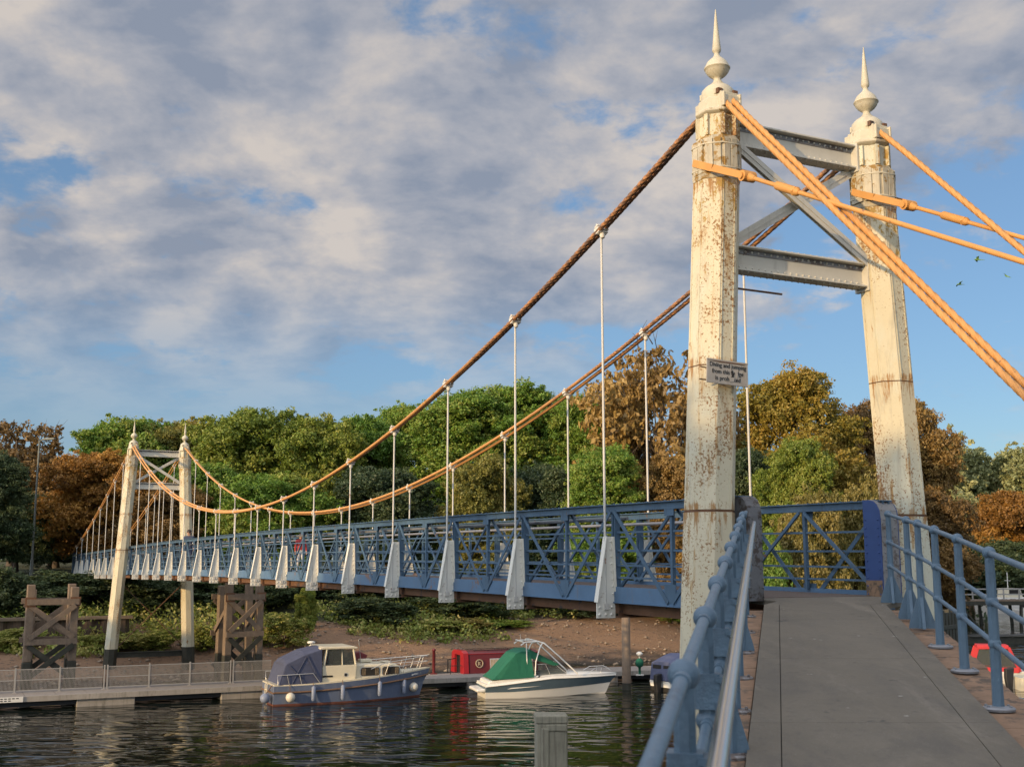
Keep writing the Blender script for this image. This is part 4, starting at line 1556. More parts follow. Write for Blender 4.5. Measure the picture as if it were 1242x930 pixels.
def walkway():
    mb = MB()
    ys = [-9 + 2.36 * i + 0.02 for i in range(11)]
    ys = [y for y in ys if y < 12.3] + [13.5]
    for a, b in zip(ys[:-1], ys[1:]):
        a0, b0 = a + 0.0025, b - 0.0025
        for (fa, fb) in ((0.0, 0.125), (0.125, 0.865), (0.865, 1.0)):
            P = []
            for y in (a0, b0):
                l, r = left_x(y), right_x(y)
                w = r - l
                P += [(l + w * fa + 0.003, y), (l + w * fb - 0.003, y)]
            V = [(P[0][0], P[0][1], path_z(P[0][1])), (P[1][0], P[1][1], path_z(P[1][1])), (P[3][0], P[3][1], path_z(P[3][1])), (P[2][0], P[2][1], path_z(P[2][1]))]
            V2 = [(x, y, z - 0.05) for x, y, z in V]
            mb.add(V + V2, [(0, 1, 2, 3), (7, 6, 5, 4), (0, 4, 5, 1), (1, 5, 6, 2), (2, 6, 7, 3), (3, 7, 4, 0)], 0)
    # threshold between ramp and bridge deck
    q = [(left_x(13.51), 13.51), (right_x(13.51), 13.51)]
    e = [B(1.0, -0.66), B(1.0, -0.01), B(-1.0, -0.01), B(-0.98, -0.5)]
    pl = q + [(p.x, p.y) for p in e]
    V = [(x, y, path_z(y) - 0.001) for x, y in pl]
    V2 = [(x, y, z - 0.06) for x, y, z in V]
    k = len(V)
    mb.add(V + V2, [tuple(range(k)), tuple(range(2 * k - 1, k - 1, -1))] + [(i, i + k, (i + 1) % k + k, (i + 1) % k) for i in range(k)], 0)
    # bed under the joints
    V = [(left_x(-9) - 0.0, -9, path_z(-9) - 0.055), (right_x(-9), -9, path_z(-9) - 0.055), (right_x(13.5), 13.5, path_z(13.5) - 0.055), (left_x(13.5), 13.5, path_z(13.5) - 0.055)]
    V2 = [(x, y, z - 0.2) for x, y, z in V]
    mb.add(V + V2, [(0, 1, 2, 3), (7, 6, 5, 4), (0, 4, 5, 1), (1, 5, 6, 2), (2, 6, 7, 3), (3, 7, 4, 0)], 1)
    o = mb.build("walkway", [M['asphalt'], M['seam']])
    kind(o, "structure")
    # timber edges the railing posts stand on
    tb = MB()
    rng = random.Random(3)
    y = -8.0
    while y < 13.3:
        ln = 0.32 + 0.25 * rng.random()
        y1 = min(13.35, y + ln)
        for side in (-1, 1):
            fx = left_x if side < 0 else right_x
            z0 = -0.03 - 0.012 * rng.random()
            wd = 0.34 + 0.03 * rng.random() if side > 0 else 0.26
            xa, xb = (fx(y + 0.006) + side * 0.008, fx(y + 0.006) + side * wd)
            xc, xd = (fx(y1 - 0.006) + side * 0.008, fx(y1 - 0.006) + side * wd)
            V = [(xa, y + 0.006, path_z(y) + z0), (xb, y + 0.006, path_z(y) + z0), (xd, y1 - 0.006, path_z(y1) + z0), (xc, y1 - 0.006, path_z(y1) + z0)]
            if side < 0:
                V = [V[1], V[0], V[3], V[2]]
            V2 = [(x, yy, z - 0.12) for x, yy, z in V]
            tb.add(V + V2, [(0, 1, 2, 3), (7, 6, 5, 4), (0, 4, 5, 1), (1, 5, 6, 2), (2, 6, 7, 3), (3, 7, 4, 0)], 0)
        y = y1
    o = tb.build("walkway_edge", [M['timber_edge']])
    kind(o, "structure")
    pb = MB()
    for y in (-6, -1, 4, 9, 12.6):
        for fx, sd_ in ((left_x, 0.1), (right_x, -0.1)):
            pb.bar((fx(y) + sd_, y, path_z(y) - 0.30), (fx(y) + sd_, y, -9), 0.3, 0.3, 0)
        pb.bar((left_x(y) - 0.1, y, path_z(y) - 0.36), (right_x(y) + 0.1, y, path_z(y) - 0.36), 0.25, 0.22, 0)
    for fx, sd_ in ((left_x, 0.05), (right_x, -0.05)):
        pb.bar((fx(-9) + sd_, -9, path_z(-9) - 0.37), (fx(13.4) + sd_, 13.4, path_z(13.4) - 0.37), 0.14, 0.24, 0)
    o = pb.build("walkway_trestle", [M['timber']])
    kind(o, "structure")


walkway()

# left railing: cast posts with ball joints, three rails, and the polished inner handrail
def rail_post(h, flare, plate=True, clampbox=False, mids=(0.70, 0.42)):
    mb = MB()
    mb.lathe([(0.040, 0.0), (0.038, 0.1), (0.032, h - 0.05), (0.030, h - 0.02)], (0, 0, 0), 8, 0, False, PI / 8)
    mb.ball((0, 0, h), 0.046, 14, 0)
    for m_ in mids:
        mb.ball((0, 0, m_), 0.044, 12, 0)
    if plate:
        mb.lathe([(0.105, -0.02), (0.11, -0.004), (0.10, 0.006), (0.05, 0.012)], (0, 0, 0), 18, 1, False)
        for a, b in ((-0.08, -0.05), (0.08, 0.05), (-0.08, 0.05), (0.08, -0.05)):
            mb.lathe([(0.011, 0.0), (0.011, 0.012)], (a * 0.9, b * 0.9, 0.006), 6, 1, False)
    if flare:
        for sy in (-1, 1):
            mb.prism([(0, 0.0), (sy * 0.13, 0.0), (sy * 0.12, 0.06), (sy * 0.035, 0.30), (0, 0.36)], (0, 0, 0), (1, 0, 0), (0, 0, 1), (0, 1, 0), 0.03, 0)
        mb.prism([(0, 0.0), (-0.14, 0.0), (-0.13, 0.06), (-0.035, 0.30), (0, 0.36)], (0, 0, 0), (0, 1, 0), (0, 0, 1), (1, 0, 0), 0.03, 0)
    if clampbox:
        mb.box((0.0, 0, h - 0.27), (0.10, 0.09, 0.13), 0)
        for sy in (-1, 1):
            mb.box((0.05, sy * 0.0, h - 0.27 + sy * 0.045), (0.03, 0.11, 0.02), 0)
        mb.bar((0.05, 0, h - 0.27), (0.115, 0, h - 0.25), 0.03, 0.04, 0)
        mb.bar((0.112, 0, h - 0.26), (0.112, 0, h - 0.15), 0.024, 0.02, 0)
    return mb


LY = [3.33 + 1.18 * k for k in range(-6, 9)]
lrail = empty("walkway_railing", "blue ball jointed pipe railing along the left of the walkway with polished handrail", "railing", (left_x(0) - 0.03, 0, path_z(0)), 0, 'railings of the walkway')


def lx(y):
    return 0.48 + 0.217 * (y - 3.33)


HL = 1.08
pm = rail_post(HL, False, True, True, (0.70, 0.40)).mesh("post", [M['blue_rail'], M['plate_grey']])
for y in LY:
    part("post", pm, lrail, (lx(y) - lrail.location.x, y, path_z(y) - path_z(0) - 0.03), (0, 0, -0.2))
for hh, r in ((HL - 0.03, 0.021), (0.67, 0.019), (0.37, 0.019)):
    mb = MB()
    y0, y1 = LY[0], 13.55
    mb.tube([(lx(y0), y0, path_z(y0) + hh), (lx(13.0), 13.0, path_z(13.0) + hh), (lx(y1) + 0.02, y1, path_z(y1) + hh)], r, 12, 0)
    for y in LY:
        for dy in (-0.10, 0.10):
            d = Vector((0.217, 1, 0.087)).normalized()
            p = Vector((lx(y + dy), y + dy, path_z(y + dy) + hh))
            mb.tube([p - d * 0.02, p + d * 0.02], r * 1.25, 12, 0)
    o = mb.build("rail", [M['blue_rail']], lrail)
    o.location = -lrail.location
mb = MB()
pts = [(lx(y) + 0.115, y, path_z(y) + HL - 0.12) for y in (-3.5, 0, 4, 8, 12.2, 12.9)]
pts += [(lx(13.1) + 0.115, 13.1, path_z(13.1) + HL - 0.16), (lx(13.2) + 0.115, 13.2, path_z(13.2) + 0.75)]
mb.tube(pts, 0.024, 16, 0)
o = mb.build("handrail", [M['steel']], lrail)
o.location = -lrail.location
sm_ = MB()
sm_.prism([(0.02, 0.0), (0.11, 0.0), (0.10, 0.05), (0.04, 0.26), (0.02, 0.32)], (0, 0, -0.02), (1, 0, 0), (0, 0, 1), (0, 1, 0), 0.03, 0)
stay_mesh = sm_.mesh("stay", [M['blue_rail']])
for y in LY[::3]:
    part("stay", stay_mesh, lrail, Vector((lx(y), y, path_z(y))) - lrail.location)

RP = [(4.45, 13.81), (4.18, 12.39), (4.07, 11.73), (3.845, 10.65), (3.595, 9.45), (3.275, 8.05), (2.97, 6.65), (2.67, 5.25), (2.38, 3.85)]
rrail = empty("walkway_railing", "blue three rail ball jointed railing on timber edging right of the walkway", "railing", (RP[5][0], RP[5][1], path_z(RP[5][1])), 0, 'railings of the walkway')
ro = Vector(rrail.location)
pf = rail_post(1.03, True, False).mesh("post", [M['blue_rail'], M['pipe']])
pn = rail_post(1.03, False, True).mesh("post", [M['blue_rail'], M['pipe']])
for i, (x, y) in enumerate(RP):
    part("post", pf if i < 3 else pn, rrail, Vector((x, y, path_z(y) - 0.015)) - ro, (0, 0, -0.22))
for hh, r in ((1.015, 0.021), (0.685, 0.018), (0.405, 0.018)):
    mb = MB()
    mb.tube([(x, y, path_z(y) + hh) for x, y in RP] , r, 12, 0)
    o = mb.build("rail", [M['blue_rail']], rrail)
    o.location = -ro

# ------------------------------------------------------------------ far bank furniture: sheet pile wall, dolphins, pontoon
def uvz(v, u, z):
    return B(v, u, z)


p = at_y(20, 760, 61.5)
wall = empty("sheet_pile_wall", "rusty brown corrugated sheet pile wall on the bank behind the left dolphin", "wall", B(-9.5, 55.3, -4.2), TH)
mb = MB()
n = 44
pts = []
for i in range(n + 1):
    pts.append((-0.2 + 9.6 * i / n, 0.09 if (i // 1) % 4 in (0, 1) else -0.09))
for (a0, b0), (a1, b1) in zip(pts[:-1], pts[1:]):
    mb.bar((a0, b0, 0.35), (a1, b1, 0.35), 0.03, 1.7, 0)
mb.build("sheet_pile", [M['sheet_pile']], wall)
mb = MB()
mb.box((4.6, 0, 1.28), (9.9, 0.42, 0.16), 0)
mb.build("capping_beam", [M['timber']], wall)


def dolphin(v, u, top, label, skew, width):
    z0 = float(ground_h(*B(v, u).xy[:])) - 0.6
    root = empty("timber_dolphin", label, "dolphin", B(v, u, z0), TH + skew, 'timber dolphins under the bridge')
    h = top - z0
    w = width
    wet = (-4.25) - z0
    P = [(-w / 2, -0.75), (w / 2, -0.75), (-w / 2 + 0.25, 0.75), (w / 2 + 0.1, 0.75)]
    for i, (x, y) in enumerate(P):
        mb = MB()
        hh = h - 0.12 * ((i * 7) % 3)
        mb.bar((x, y, wet), (x * 0.98, y, hh), 0.33, 0.33, 0, (0, 1, 0))
        mb.bar((x, y, 0), (x, y, wet - 0.004), 0.35, 0.35, 1, (0, 1, 0))
        mb.build("post", [M['timber'], M['wet']], root, bevel=0.03)
    zt, zm = h - 0.75, h - 2.45
    for y in (-0.98, 0.98):
        for zz, mt in ((zt, 'timber'), (zm, 'timber')):
            mb = MB()
            mb.bar((-w / 2 - 0.15, y, zz), (w / 2 + 0.15, y, zz), 0.07 if y > 0 else 0.10, 0.25, 0)
            mb.build("waling", [M[mt]], root)
        for a, zz0, zz1, mt in ((1, zt - 0.15, zm + 0.15, 'timber'), (-1, zt - 0.15, zm + 0.15, 'timber'), (1, zm - 0.15, zm - 1.55, 'wet'), (-1, zm - 0.15, zm - 1.55, 'wet')):
            mb = MB()
            mb.bar((-a * w / 2, y + 0.05 * a, zz0), (a * w / 2, y + 0.05 * a, zz1), 0.07, 0.22, 0, (0, 0, 1))
            mb.build("brace", [M[mt]], root)
    for x in (-w / 2 + 0.02, w / 2 - 0.02):
        mb = MB()
        mb.bar((x, -0.9, zt - 0.2), (x, 0.9, zm + 0.1), 0.07, 0.2, 0)
        mb.build("brace", [M['timber']], root)
    for x in (-w / 2, w / 2):
        mb = MB()
        mb.box((x, -0.965, zt), (0.44, 0.03, 0.42), 0)
        mb.build("strap_plate", [M['rust']], root)
    return root


dolphin(-5.1, 44.6, -0.95, "weathered timber dolphin standing clear left of the far tower", 0.05, 1.85)
dolphin(3.25, 44.6, -0.85, "timber dolphin right of the far tower, tops hidden under the blue deck", 0.16, 1.55)

# pontoon
PD = WATER + 0.50
pont = empty("pontoon", "long floating pontoon of grey planks along the far bank", "pontoon", B(-2, 38.2, WATER), TH)


def plocal(v, u, z):
    return (v + 2, u - 38.2, z - WATER)


mb = MB()
v = -19.0
while v < 23.5:
    u0 = 38.15 - max(0, v - 4) * 0.075
    for k in range(7):
        mb.box(plocal(v + 0.575, u0 + 0.15 + k * 0.29, PD - 0.025), (1.135, 0.27, 0.05), 0)
    v += 1.15
pdk = mb.build("plank_deck", [M['pontoon_deck']], pont)
mb = MB()
for a, b in ((-19, 4), (4, 23.5)):
    ua, ub = 38.15 - max(0, a - 4) * 0.075, 38.15 - max(0, b - 4) * 0.075
    mb.bar(plocal(a, ua - 0.05, PD - 0.10), plocal(b, ub - 0.05, PD - 0.10), 0.10, 0.20, 0)
    mb.bar(plocal(a, ua + 2.1, PD - 0.10), plocal(b, ub + 2.1, PD - 0.10), 0.10, 0.20, 0)
mb.build("edge_beam", [M['concrete']], pont)
for i, v in enumerate((-14.6, -8.9, -3.35, 2.3, 7.9, 13.2, 18.6, 22.6)):
    u0 = 38.15 - max(0, v - 4) * 0.075
    mb = MB()
    mb.box(plocal(v, u0 + 1.0, WATER + 0.09), (2.2, 1.95, 0.42), 0)
    mb.build("float", [M['concrete']], pont, bevel=0.02)
mb = MB()
for a, b in ((-19, 4), (4, 23.5)):
    ua, ub = 38.15 - max(0, a - 4) * 0.075, 38.15 - max(0, b - 4) * 0.075
    mb.bar(plocal(a, ua + 1.0, PD - 0.32), plocal(b, ub + 1.0, PD - 0.32), 1.7, 0.16, 0)
mb.build("keel_beam", [M['black']], pont)

fence = empty("pontoon_railing", "low grey mesh railing along the pontoon left of the cruiser", "railing", B(-2, 39.5, PD), TH)
v0 = -18.6
pw = 1.62
mp = MB()
for k in range(34):
    x = (k + 0.5) * pw / 34
    mp.bar((x, 0, 0.10), (x, 0, 0.88), 0.014, 0.014, 0)
for z in (0.09, 0.49, 0.90):
    mp.bar((0, 0, z), (pw, 0, z), 0.03, 0.03, 0)
panel_mesh = mp.mesh("mesh_panel", [M['fence_grey']])
po = MB()
po.bar((0, 0, 0), (0, 0, 0.97), 0.055, 0.055, 0)
po.box((0, 0, 0.01), (0.14, 0.14, 0.02), 0)
post_mesh = po.mesh("post", [M['fence_grey']])
x = v0
k = 0
while x < 3.0:
    part("post", post_mesh, fence, (x + 2, 0, 0))
    if x + pw < 3.6:
        part("mesh_panel", panel_mesh, fence, (x + 2 + 0.02, 0, 0), (0, 0, 0), (1, 1, 1))
    x += pw + 0.04
    k += 1
    if k % 3 == 0:
        part("post", post_mesh, fence, (x + 2 + 0.04, 0, 0))
        x += 0.16
# white notice on the pontoon edge
mb = MB()
mb.box((0, 0, 0), (1.45, 0.03, 0.20), 0)
for k in range(2):
    for j in range(9 - 2 * k):
        mb.box((-0.6 + 0.14 * j, -0.017, 0.04 - 0.08 * k), (0.09, 0.006, 0.035), 1)
nt_ = mb.build("notice_board", [M['white'], M['ink']])
nt_.location = B(-7.15, 38.02, PD - 0.09)
nt_.rotation_euler = (0, 0, TH)
tag(nt_, "long white notice strip fixed to the front edge of the pontoon", "notice")

mb = MB()
mb.lathe([(0.20, -2.4), (0.20, 0.3)], (0, 0, 0), 16, 1)
mb.lathe([(0.20, 0.304), (0.19, 3.45), (0.12, 3.5)], (0, 0, 0), 16, 0)
pile = mb.build("mooring_pile", [M['timber'], M['wet']])
pp = at_y(760, 826, 53.2)
pile.location = (pp.x, pp.y, WATER)
tag(pile, "round timber mooring pile at the pontoon end under the bridge", "pile")

# square post in the near water
mb = MB()
mb.box((0, 0, -2.55), (0.40, 0.40, 5.0), 0)
mb.box((-0.09, -0.205, -2.6), (0.10, 0.03, 5.0), 0)
mb.box((0.06, -0.202, -0.10), (0.27, 0.03, 0.09), 0)
mb.box((0, 0, 0.0), (0.42, 0.42, 0.10), 0)
post = mb.build("fender_post", [M['timber_grey']], bevel=0.02)
pp = at_y(668, 870, 15.6)
post.location = (pp.x, pp.y, pp.z)
post.rotation_euler = (0, 0, 0.05)
tag(post, "square grey timber post rising from the near water left of the walkway", "post")

# anchor block of the backstays (outside the view, behind the right railing)
mb = MB()
mb.box((0, 0, -4.2), (4.4, 2.0, 5.0), 0)
anc = mb.build("anchor_block", [M['stone']], bevel=0.05)
anc.location = B(0, -8.3, 0)
anc.rotation_euler = (0, 0, TH)
tag(anc, "stone anchor block holding the orange backstay cables", "anchor block")

# street lamp on the far road
pp = at_y(48, 534, 77)
g = float(ground_h(pp.x, pp.y))
lamp = empty("street_lamp", "tall thin street lamp among the brown trees at the left", "street lamp", (pp.x, pp.y, g))
mb = MB()
mb.tube([(0, 0, -0.3), (0, 0, 1.2), (0, 0, 1.25), (0, 0, pp.z - g)], [0.11, 0.11, 0.075, 0.055], 10, 0)
mb.tube([(0, 0, pp.z - g - 0.05), (0.25, -0.05, pp.z - g + 0.03), (0.5, -0.1, pp.z - g + 0.05)], 0.04, 8, 0)
mb.build("pole", [M['lamp_grey']], lamp)
mb = MB()
mb.prism([(0.2, -0.06), (1.05, -0.02), (1.12, 0.03), (1.0, 0.10), (0.3, 0.06)], (0, 0, pp.z - g + 0.06), (1, -0.15, 0), (0, 0, 1), (0.15, 1, 0), 0.26, 0)
mb.build("lamp_head", [M['lamp_grey']], lamp, bevel=0.02)

# ------------------------------------------------------------------ boats (local x = bow, y = port, z up from the waterline)
def hull_mesh(name, L, rows, mats, n=22, transom_rake=0.0, deck_mi=None, deck_drop=0.0):
    """rows: list of functions t->(halfwidth, z, x_extra) from keel to sheer; mats: (material list, index per strip)"""
    mb = MB()
    k = len(rows)
    ring = []
    for i in range(n + 1):
        t = i / n
        R = []
        for r in rows:
            w, z, dx = r(t)
            x = L * t + dx - transom_rake * (1 - t) * (z if t < 0.02 else 0)
            R.append((x, w, z))
        ring.append(R)
    for side in (1, -1):
        P = []
        for R in ring:
            P += [(x, side * w, z) for x, w, z in R]
        for j in range(k - 1):
            F = []
            for i in range(n):
                a, b, c, d = i * k + j, (i + 1) * k + j, (i + 1) * k + j + 1, i * k + j + 1
                F.append((a, b, c, d) if side < 0 else (d, c, b, a))
            mb.add(P, F, mats[1][j], True)
    # transom
    R = ring[0]
    for j in range(k - 1):
        mb.add([(R[j][0], R[j][1], R[j][2]), (R[j + 1][0], R[j + 1][1], R[j + 1][2]), (R[j + 1][0], -R[j + 1][1], R[j + 1][2]), (R[j][0], -R[j][1], R[j][2])], [(0, 1, 2, 3)], mats[1][j])
    # deck
    if deck_mi is not None:
        P, F = [], []
        for R in ring:
            x, w, z = R[-1]
            P += [(x, max(w - 0.03, 0.0), z - deck_drop), (x, -max(w - 0.03, 0.0), z - deck_drop)]
        for i in range(n):
            F.append((2 * i, 2 * i + 2, 2 * i + 3, 2 * i + 1)[::-1])
        mb.add(P, F, deck_mi)
    return mb.mesh(name, mats[0])


def window_panel(mb, poly, y, side, t=0.03, mi=0):
    mb.prism(poly, (0, side * y, 0), (1, 0, 0), (0, 0, 1), (0, 1, 0), t, mi)


def rrect(x0, x1, z0, z1, r=0.06, slant=0.0):
    P = []
    for cx, cz, a0 in ((x1 - r, z0 + r, -90), (x1 - r, z1 - r, 0), (x0 + r, z1 - r, 90), (x0 + r, z0 + r, 180)):
        for k in range(4):
            a = math.radians(a0 + 30 * k)
            zz = cz + r * math.sin(a)
            P.append((cx + r * math.cos(a) + slant * (zz - z0), zz))
    return P


def cruiser():
    L = 6.45
    root = empty("cabin_cruiser", "blue hulled cabin cruiser with cream cabin and navy canvas canopy moored at the pontoon", "boat", at_cr, TH - 0.03)

    def W(t):                                   # half beam at sheer
        return 1.14 * (0.90 + 0.1 * min(1, t / 0.3)) * (1 - max(0, (t - 0.45) / 0.55) ** 2.3)

    def sheer(t):
        return 0.78 + 0.50 * max(0, t - 0.1) ** 1.6 + 0.04 * (1 - t)
    rake = lambda t, z: 0.50 * max(0, t - 0.55) / 0.45 * (z / 1.2)
    rows = [
        lambda t: (0.02, -0.35, -0.35 * max(0, t - 0.6)),
        lambda t: (W(t) * (0.90 - 0.35 * max(0, t - 0.4)), -0.06, rake(t, -0.06)),
        lambda t: (W(t) * (0.915 - 0.30 * max(0, t - 0.4)), 0.07, rake(t, 0.07)),
        lambda t: (W(t) * (0.96 - 0.2 * max(0, t - 0.4)), 0.07 + (sheer(t) - 0.07) * 0.5, rake(t, 0.5)),
        lambda t: (W(t) * (0.985 - 0.05 * max(0, t - 0.4)), sheer(t) - 0.16, rake(t, sheer(t) - 0.16)),
        lambda t: (W(t), sheer(t) - 0.05, rake(t, sheer(t) - 0.05)),
        lambda t: (W(t), sheer(t), rake(t, sheer(t))),
    ]
    me = hull_mesh("hull", L, rows, ([M['navy_hull'], M['boot'], M['cream']], [1, 1, 0, 0, 0, 2]), deck_mi=2)
    hull = part("hull", me, root)
    mb = MB()                                   # rubbing strake and rope line
    for side in (-1, 1):
        mb.tube([(L * t + rake(t, sheer(t) - 0.28), side * (W(t) * 0.985 + 0.02), sheer(t) - 0.30) for t in [i / 20 for i in range(21)]], 0.038, 6, 0)
    mb.tube([(-0.02, y, 0.5) for y in (-1.02, 1.02)], 0.035, 6, 0)
    mb.build("rope_strake", [M['rope']], hull)
    # coach roof (forward cabin)
    mb = MB()
    prof = [(2.75, 0.80), (5.35, 0.98), (5.42, 1.12), (5.30, 1.36), (5.15, 1.44), (2.75, 1.50)]
    mb.prism(prof, (0, 0, 0), (1, 0, 0), (0, 0, 1), (0, 1, 0), 1.56, 0)
    mb.build("fore_cabin", [M['cream']], root, bevel=0.06)
    # wheelhouse
    mb = MB()
    mb.prism([(1.98, 0.74), (3.35, 0.80), (3.42, 1.48), (1.98, 1.48)], (0, 0, 0), (1, 0, 0), (0, 0, 1), (0, 1, 0), 1.80, 0)
    for side in (-1, 1):                        # pillars round the windows
        mb.bar((2.04, side * 0.85, 1.48), (2.16, side * 0.80, 2.12), 0.13, 0.07, 0)
        mb.bar((3.38, side * 0.85, 1.48), (3.28, side * 0.80, 2.12), 0.11, 0.07, 0)
        mb.bar((2.82, side * 0.855, 1.48), (2.80, side * 0.81, 2.12), 0.05, 0.04, 0)
    mb.build("wheelhouse", [M['cream']], root, bevel=0.015)
    mb = MB()
    mb.prism([(1.86, 2.12), (3.42, 2.12), (3.46, 2.17), (3.3, 2.22), (2.0, 2.23), (1.86, 2.19)], (0, 0, 0), (1, 0, 0), (0, 0, 1), (0, 1, 0), 1.80, 0)
    mb.build("wheelhouse_roof", [M['cream']], root, bevel=0.03)
    mb = MB()
    mb.lathe([(0.03, 2.22), (0.03, 2.29), (0.16, 2.30), (0.17, 2.35), (0.10, 2.39)], (1.75, 0.1, 0.02), 16, 0)
    mb.build("radar_dome", [M['white']], root)
    for side in (-1, 1):
        g = MB()
        g.prism([(2.16, 1.50), (3.34, 1.50), (3.25, 2.10), (2.24, 2.10)], (0, side * 0.835, 0), (1, 0, 0), (0, 0, 1), (0, 1, 0), 0.012, 0)
        g.build("side_window", [M['glass']], root)
        for x0, x1 in ((3.62, 4.42), (4.55, 5.28)):
            f = MB()
            f.prism(rrect(x0 - 0.03, x1 + 0.03, 0.985, 1.365, 0.09), (0, side * 0.786, 0), (1, 0, 0), (0, 0, 1), (0, 1, 0), 0.02, 0)
            fr = f.build("cabin_window", [M['chrome']], root)
            g = MB()
            g.prism(rrect(x0, x1, 1.01, 1.34, 0.08), (0, side * 0.800, 0), (1, 0, 0), (0, 0, 1), (0, 1, 0), 0.012, 0)
            for a, b in ((x0 + 0.03, x0 + 0.22), (x1 - 0.2, x1 - 0.03)):
                for q in range(4):
                    xx = a + (b - a) * (q + 0.5) / 4
                    g.bar((xx, side * 0.8075, 1.04), (xx, side * 0.8075, 1.31), 0.026, 0.006, 1)
            g.build("pane", [M['dark'], M['curtain']], fr)
        f = MB()
        f.tube([(2.95, side * 0.90, 1.10), (2.95, side * 0.915, 1.10)], 0.085, 16, 1, smooth=False)
        f.tube([(2.95, side * 0.90, 1.10), (2.95, side * 0.920, 1.10)], 0.06, 16, 0, smooth=False)
        f.build("porthole", [M['dark'], M['chrome']], root)
        f = MB()
        f.box((2.2, side * 0.905, 1.06), (0.42, 0.012, 0.07), 0)
        f.build("vent", [M['dark']], root)
    # cabin inside: seat backs and console seen through the glass
    mb = MB()
    mb.box((3.1, -0.3, 1.55), (0.25, 0.5, 0.35), 0)
    mb.box((2.45, -0.35, 1.6), (0.12, 0.42, 0.5), 1)
    mb.box((2.5, 0.4, 1.58), (0.12, 0.42, 0.45), 1)
    mb.build("seat", [M['dark'], M['red']], root)
    # canopy over the cockpit
    mb = MB()
    secs = [(0.42, 0.96, 1.52, 1.62), (0.50, 0.97, 1.60, 1.74), (1.2, 0.95, 1.92, 2.06), (1.95, 0.92, 2.14, 2.22)]
    P = []
    for x, w, z1, zc in secs:
        xb = x - 0.22 * (x < 0.6)
        P += [(xb, -w - 0.08, 0.80), (x, -w, z1), (x, -w * 0.55, zc), (x, 0, zc + 0.03), (x, w * 0.55, zc), (x, w, z1), (xb, w + 0.08, 0.80)]
    F = []
    for i in range(3):
        for j in range(6):
            a = i * 7 + j
            F.append((a, a + 1, a + 8, a + 7))
    F.append(tuple(range(6, -1, -1)))
    F.append(tuple(21 + i for i in range(7)))
    mb.add(P, F, 0)
    mb.build("canopy", [M['navy_canvas']], root, bevel=0.02)
    mb = MB()
    for side in (-1, 1):
        for a, b in (((0.60, side * 1.005, 1.56), (1.30, side * 1.05, 0.82)), ((1.28, side * 0.985, 1.88), (0.72, side * 1.05, 0.84)), ((1.32, side * 0.985, 1.9), (1.86, side * 1.05, 0.84))):
            mb.tube([a, b], 0.016, 6, 0)
    mb.build("canvas_seam", [M['navy_canvas']], root)
    g = MB()
    g.prism([(-0.85, 0.98), (-0.08, 0.98), (-0.08, 1.42), (-0.80, 1.42)], (0.30, 0, 0), (0, 1, 0), (0.2, 0, 1), (1, 0, 0), 0.012, 0)
    g.build("canopy_window", [M['dark']], root)
    g = MB()
    g.prism([(0.85, 0.98), (0.08, 0.98), (0.08, 1.42), (0.80, 1.42)], (0.30, 0, 0), (0, 1, 0), (0.2, 0, 1), (1, 0, 0), 0.012, 0)
    g.build("canopy_window", [M['dark']], root)
    # rails
    mb = MB()
    for side in (-1, 1):
        ts = [0.70, 0.78, 0.86, 0.93, 0.985]
        top = [(L * t + rake(t, sheer(t)) - 0.02, side * max(0.05, W(t) - 0.06), sheer(t) + 0.50) for t in ts]
        mb.tube([(L * 0.62, side * (W(0.62) - 0.06), sheer(0.62) + 0.32)] + top, 0.016, 6, 0)
        low = [(L * t + rake(t, sheer(t)) - 0.02, side * max(0.05, W(t) - 0.06), sheer(t) + 0.26) for t in ts[1:]]
        mb.tube(low, 0.011, 6, 0)
        for t in (0.72, 0.80, 0.88, 0.95):
            mb.tube([(L * t + rake(t, sheer(t)) - 0.16, side * max(0.05, W(t) - 0.06), sheer(t)), (L * t + rake(t, sheer(t)) + 0.02, side * max(0.05, W(t) - 0.06), sheer(t) + 0.50)], 0.013, 6, 0)
    mb.tube([(L * 0.985 + 0.5, -0.06, 1.72), (L * 0.985 + 0.55, 0, 1.73), (L * 0.985 + 0.5, 0.06, 1.72)], 0.016, 6, 0)
    mb.build("pulpit_rail", [M['chrome']], root)
    mb = MB()
    for side in (-1, 1):
        mb.tube([(0.15, side * 1.06, 0.80), (0.12, side * 1.06, 1.18), (1.55, side * 1.08, 1.22), (1.85, side * 1.08, 0.82)], 0.016, 6, 0)
        for x in (0.6, 1.1):
            mb.tube([(x, side * 1.07, 0.80), (x - 0.1, side * 1.07, 1.2)], 0.012, 6, 0)
    mb.build("stern_rail", [M['chrome']], root)
    mb = MB()
    mb.tube([(3.75, -0.4, 1.45), (3.62, -0.4, 2.45)], 0.01, 5, 0)
    mb.build("aerial", [M['chrome']], root)
    mb = MB()
    mb.box((4.1, 0.25, 1.55), (0.5, 0.5, 0.12), 0)
    mb.box((4.9, 0.0, 1.50), (0.35, 0.4, 0.05), 0)
    mb.build("hatch", [M['cream']], root, bevel=0.02)
    mb = MB()
    mb.prism([(-0.45, 0.0), (0.35, 0.0), (0.45, 0.22), (0.1, 0.38), (-0.3, 0.34)], (3.85, 0.62, 1.52), (1, 0, 0), (0, 0, 1), (0, 1, 0), 0.4, 0)
    mb.build("folded_cover", [M['maroon']], root, bevel=0.05)
    # name strokes on the bow (too worn to read)
    mb = MB()
    for k in range(9):
        x = 5.95 + 0.075 * k
        t = (x - 0.3) / L
        if k not in (5,):
            mb.box((x, -(W(t) * 0.99 + 0.012), sheer(t) - 0.17), (0.045, 0.012, 0.05), 0, Matrix.Rotation(-0.42, 3, 'Z'))
    mb.build("bow_marking", [M['white']], hull)
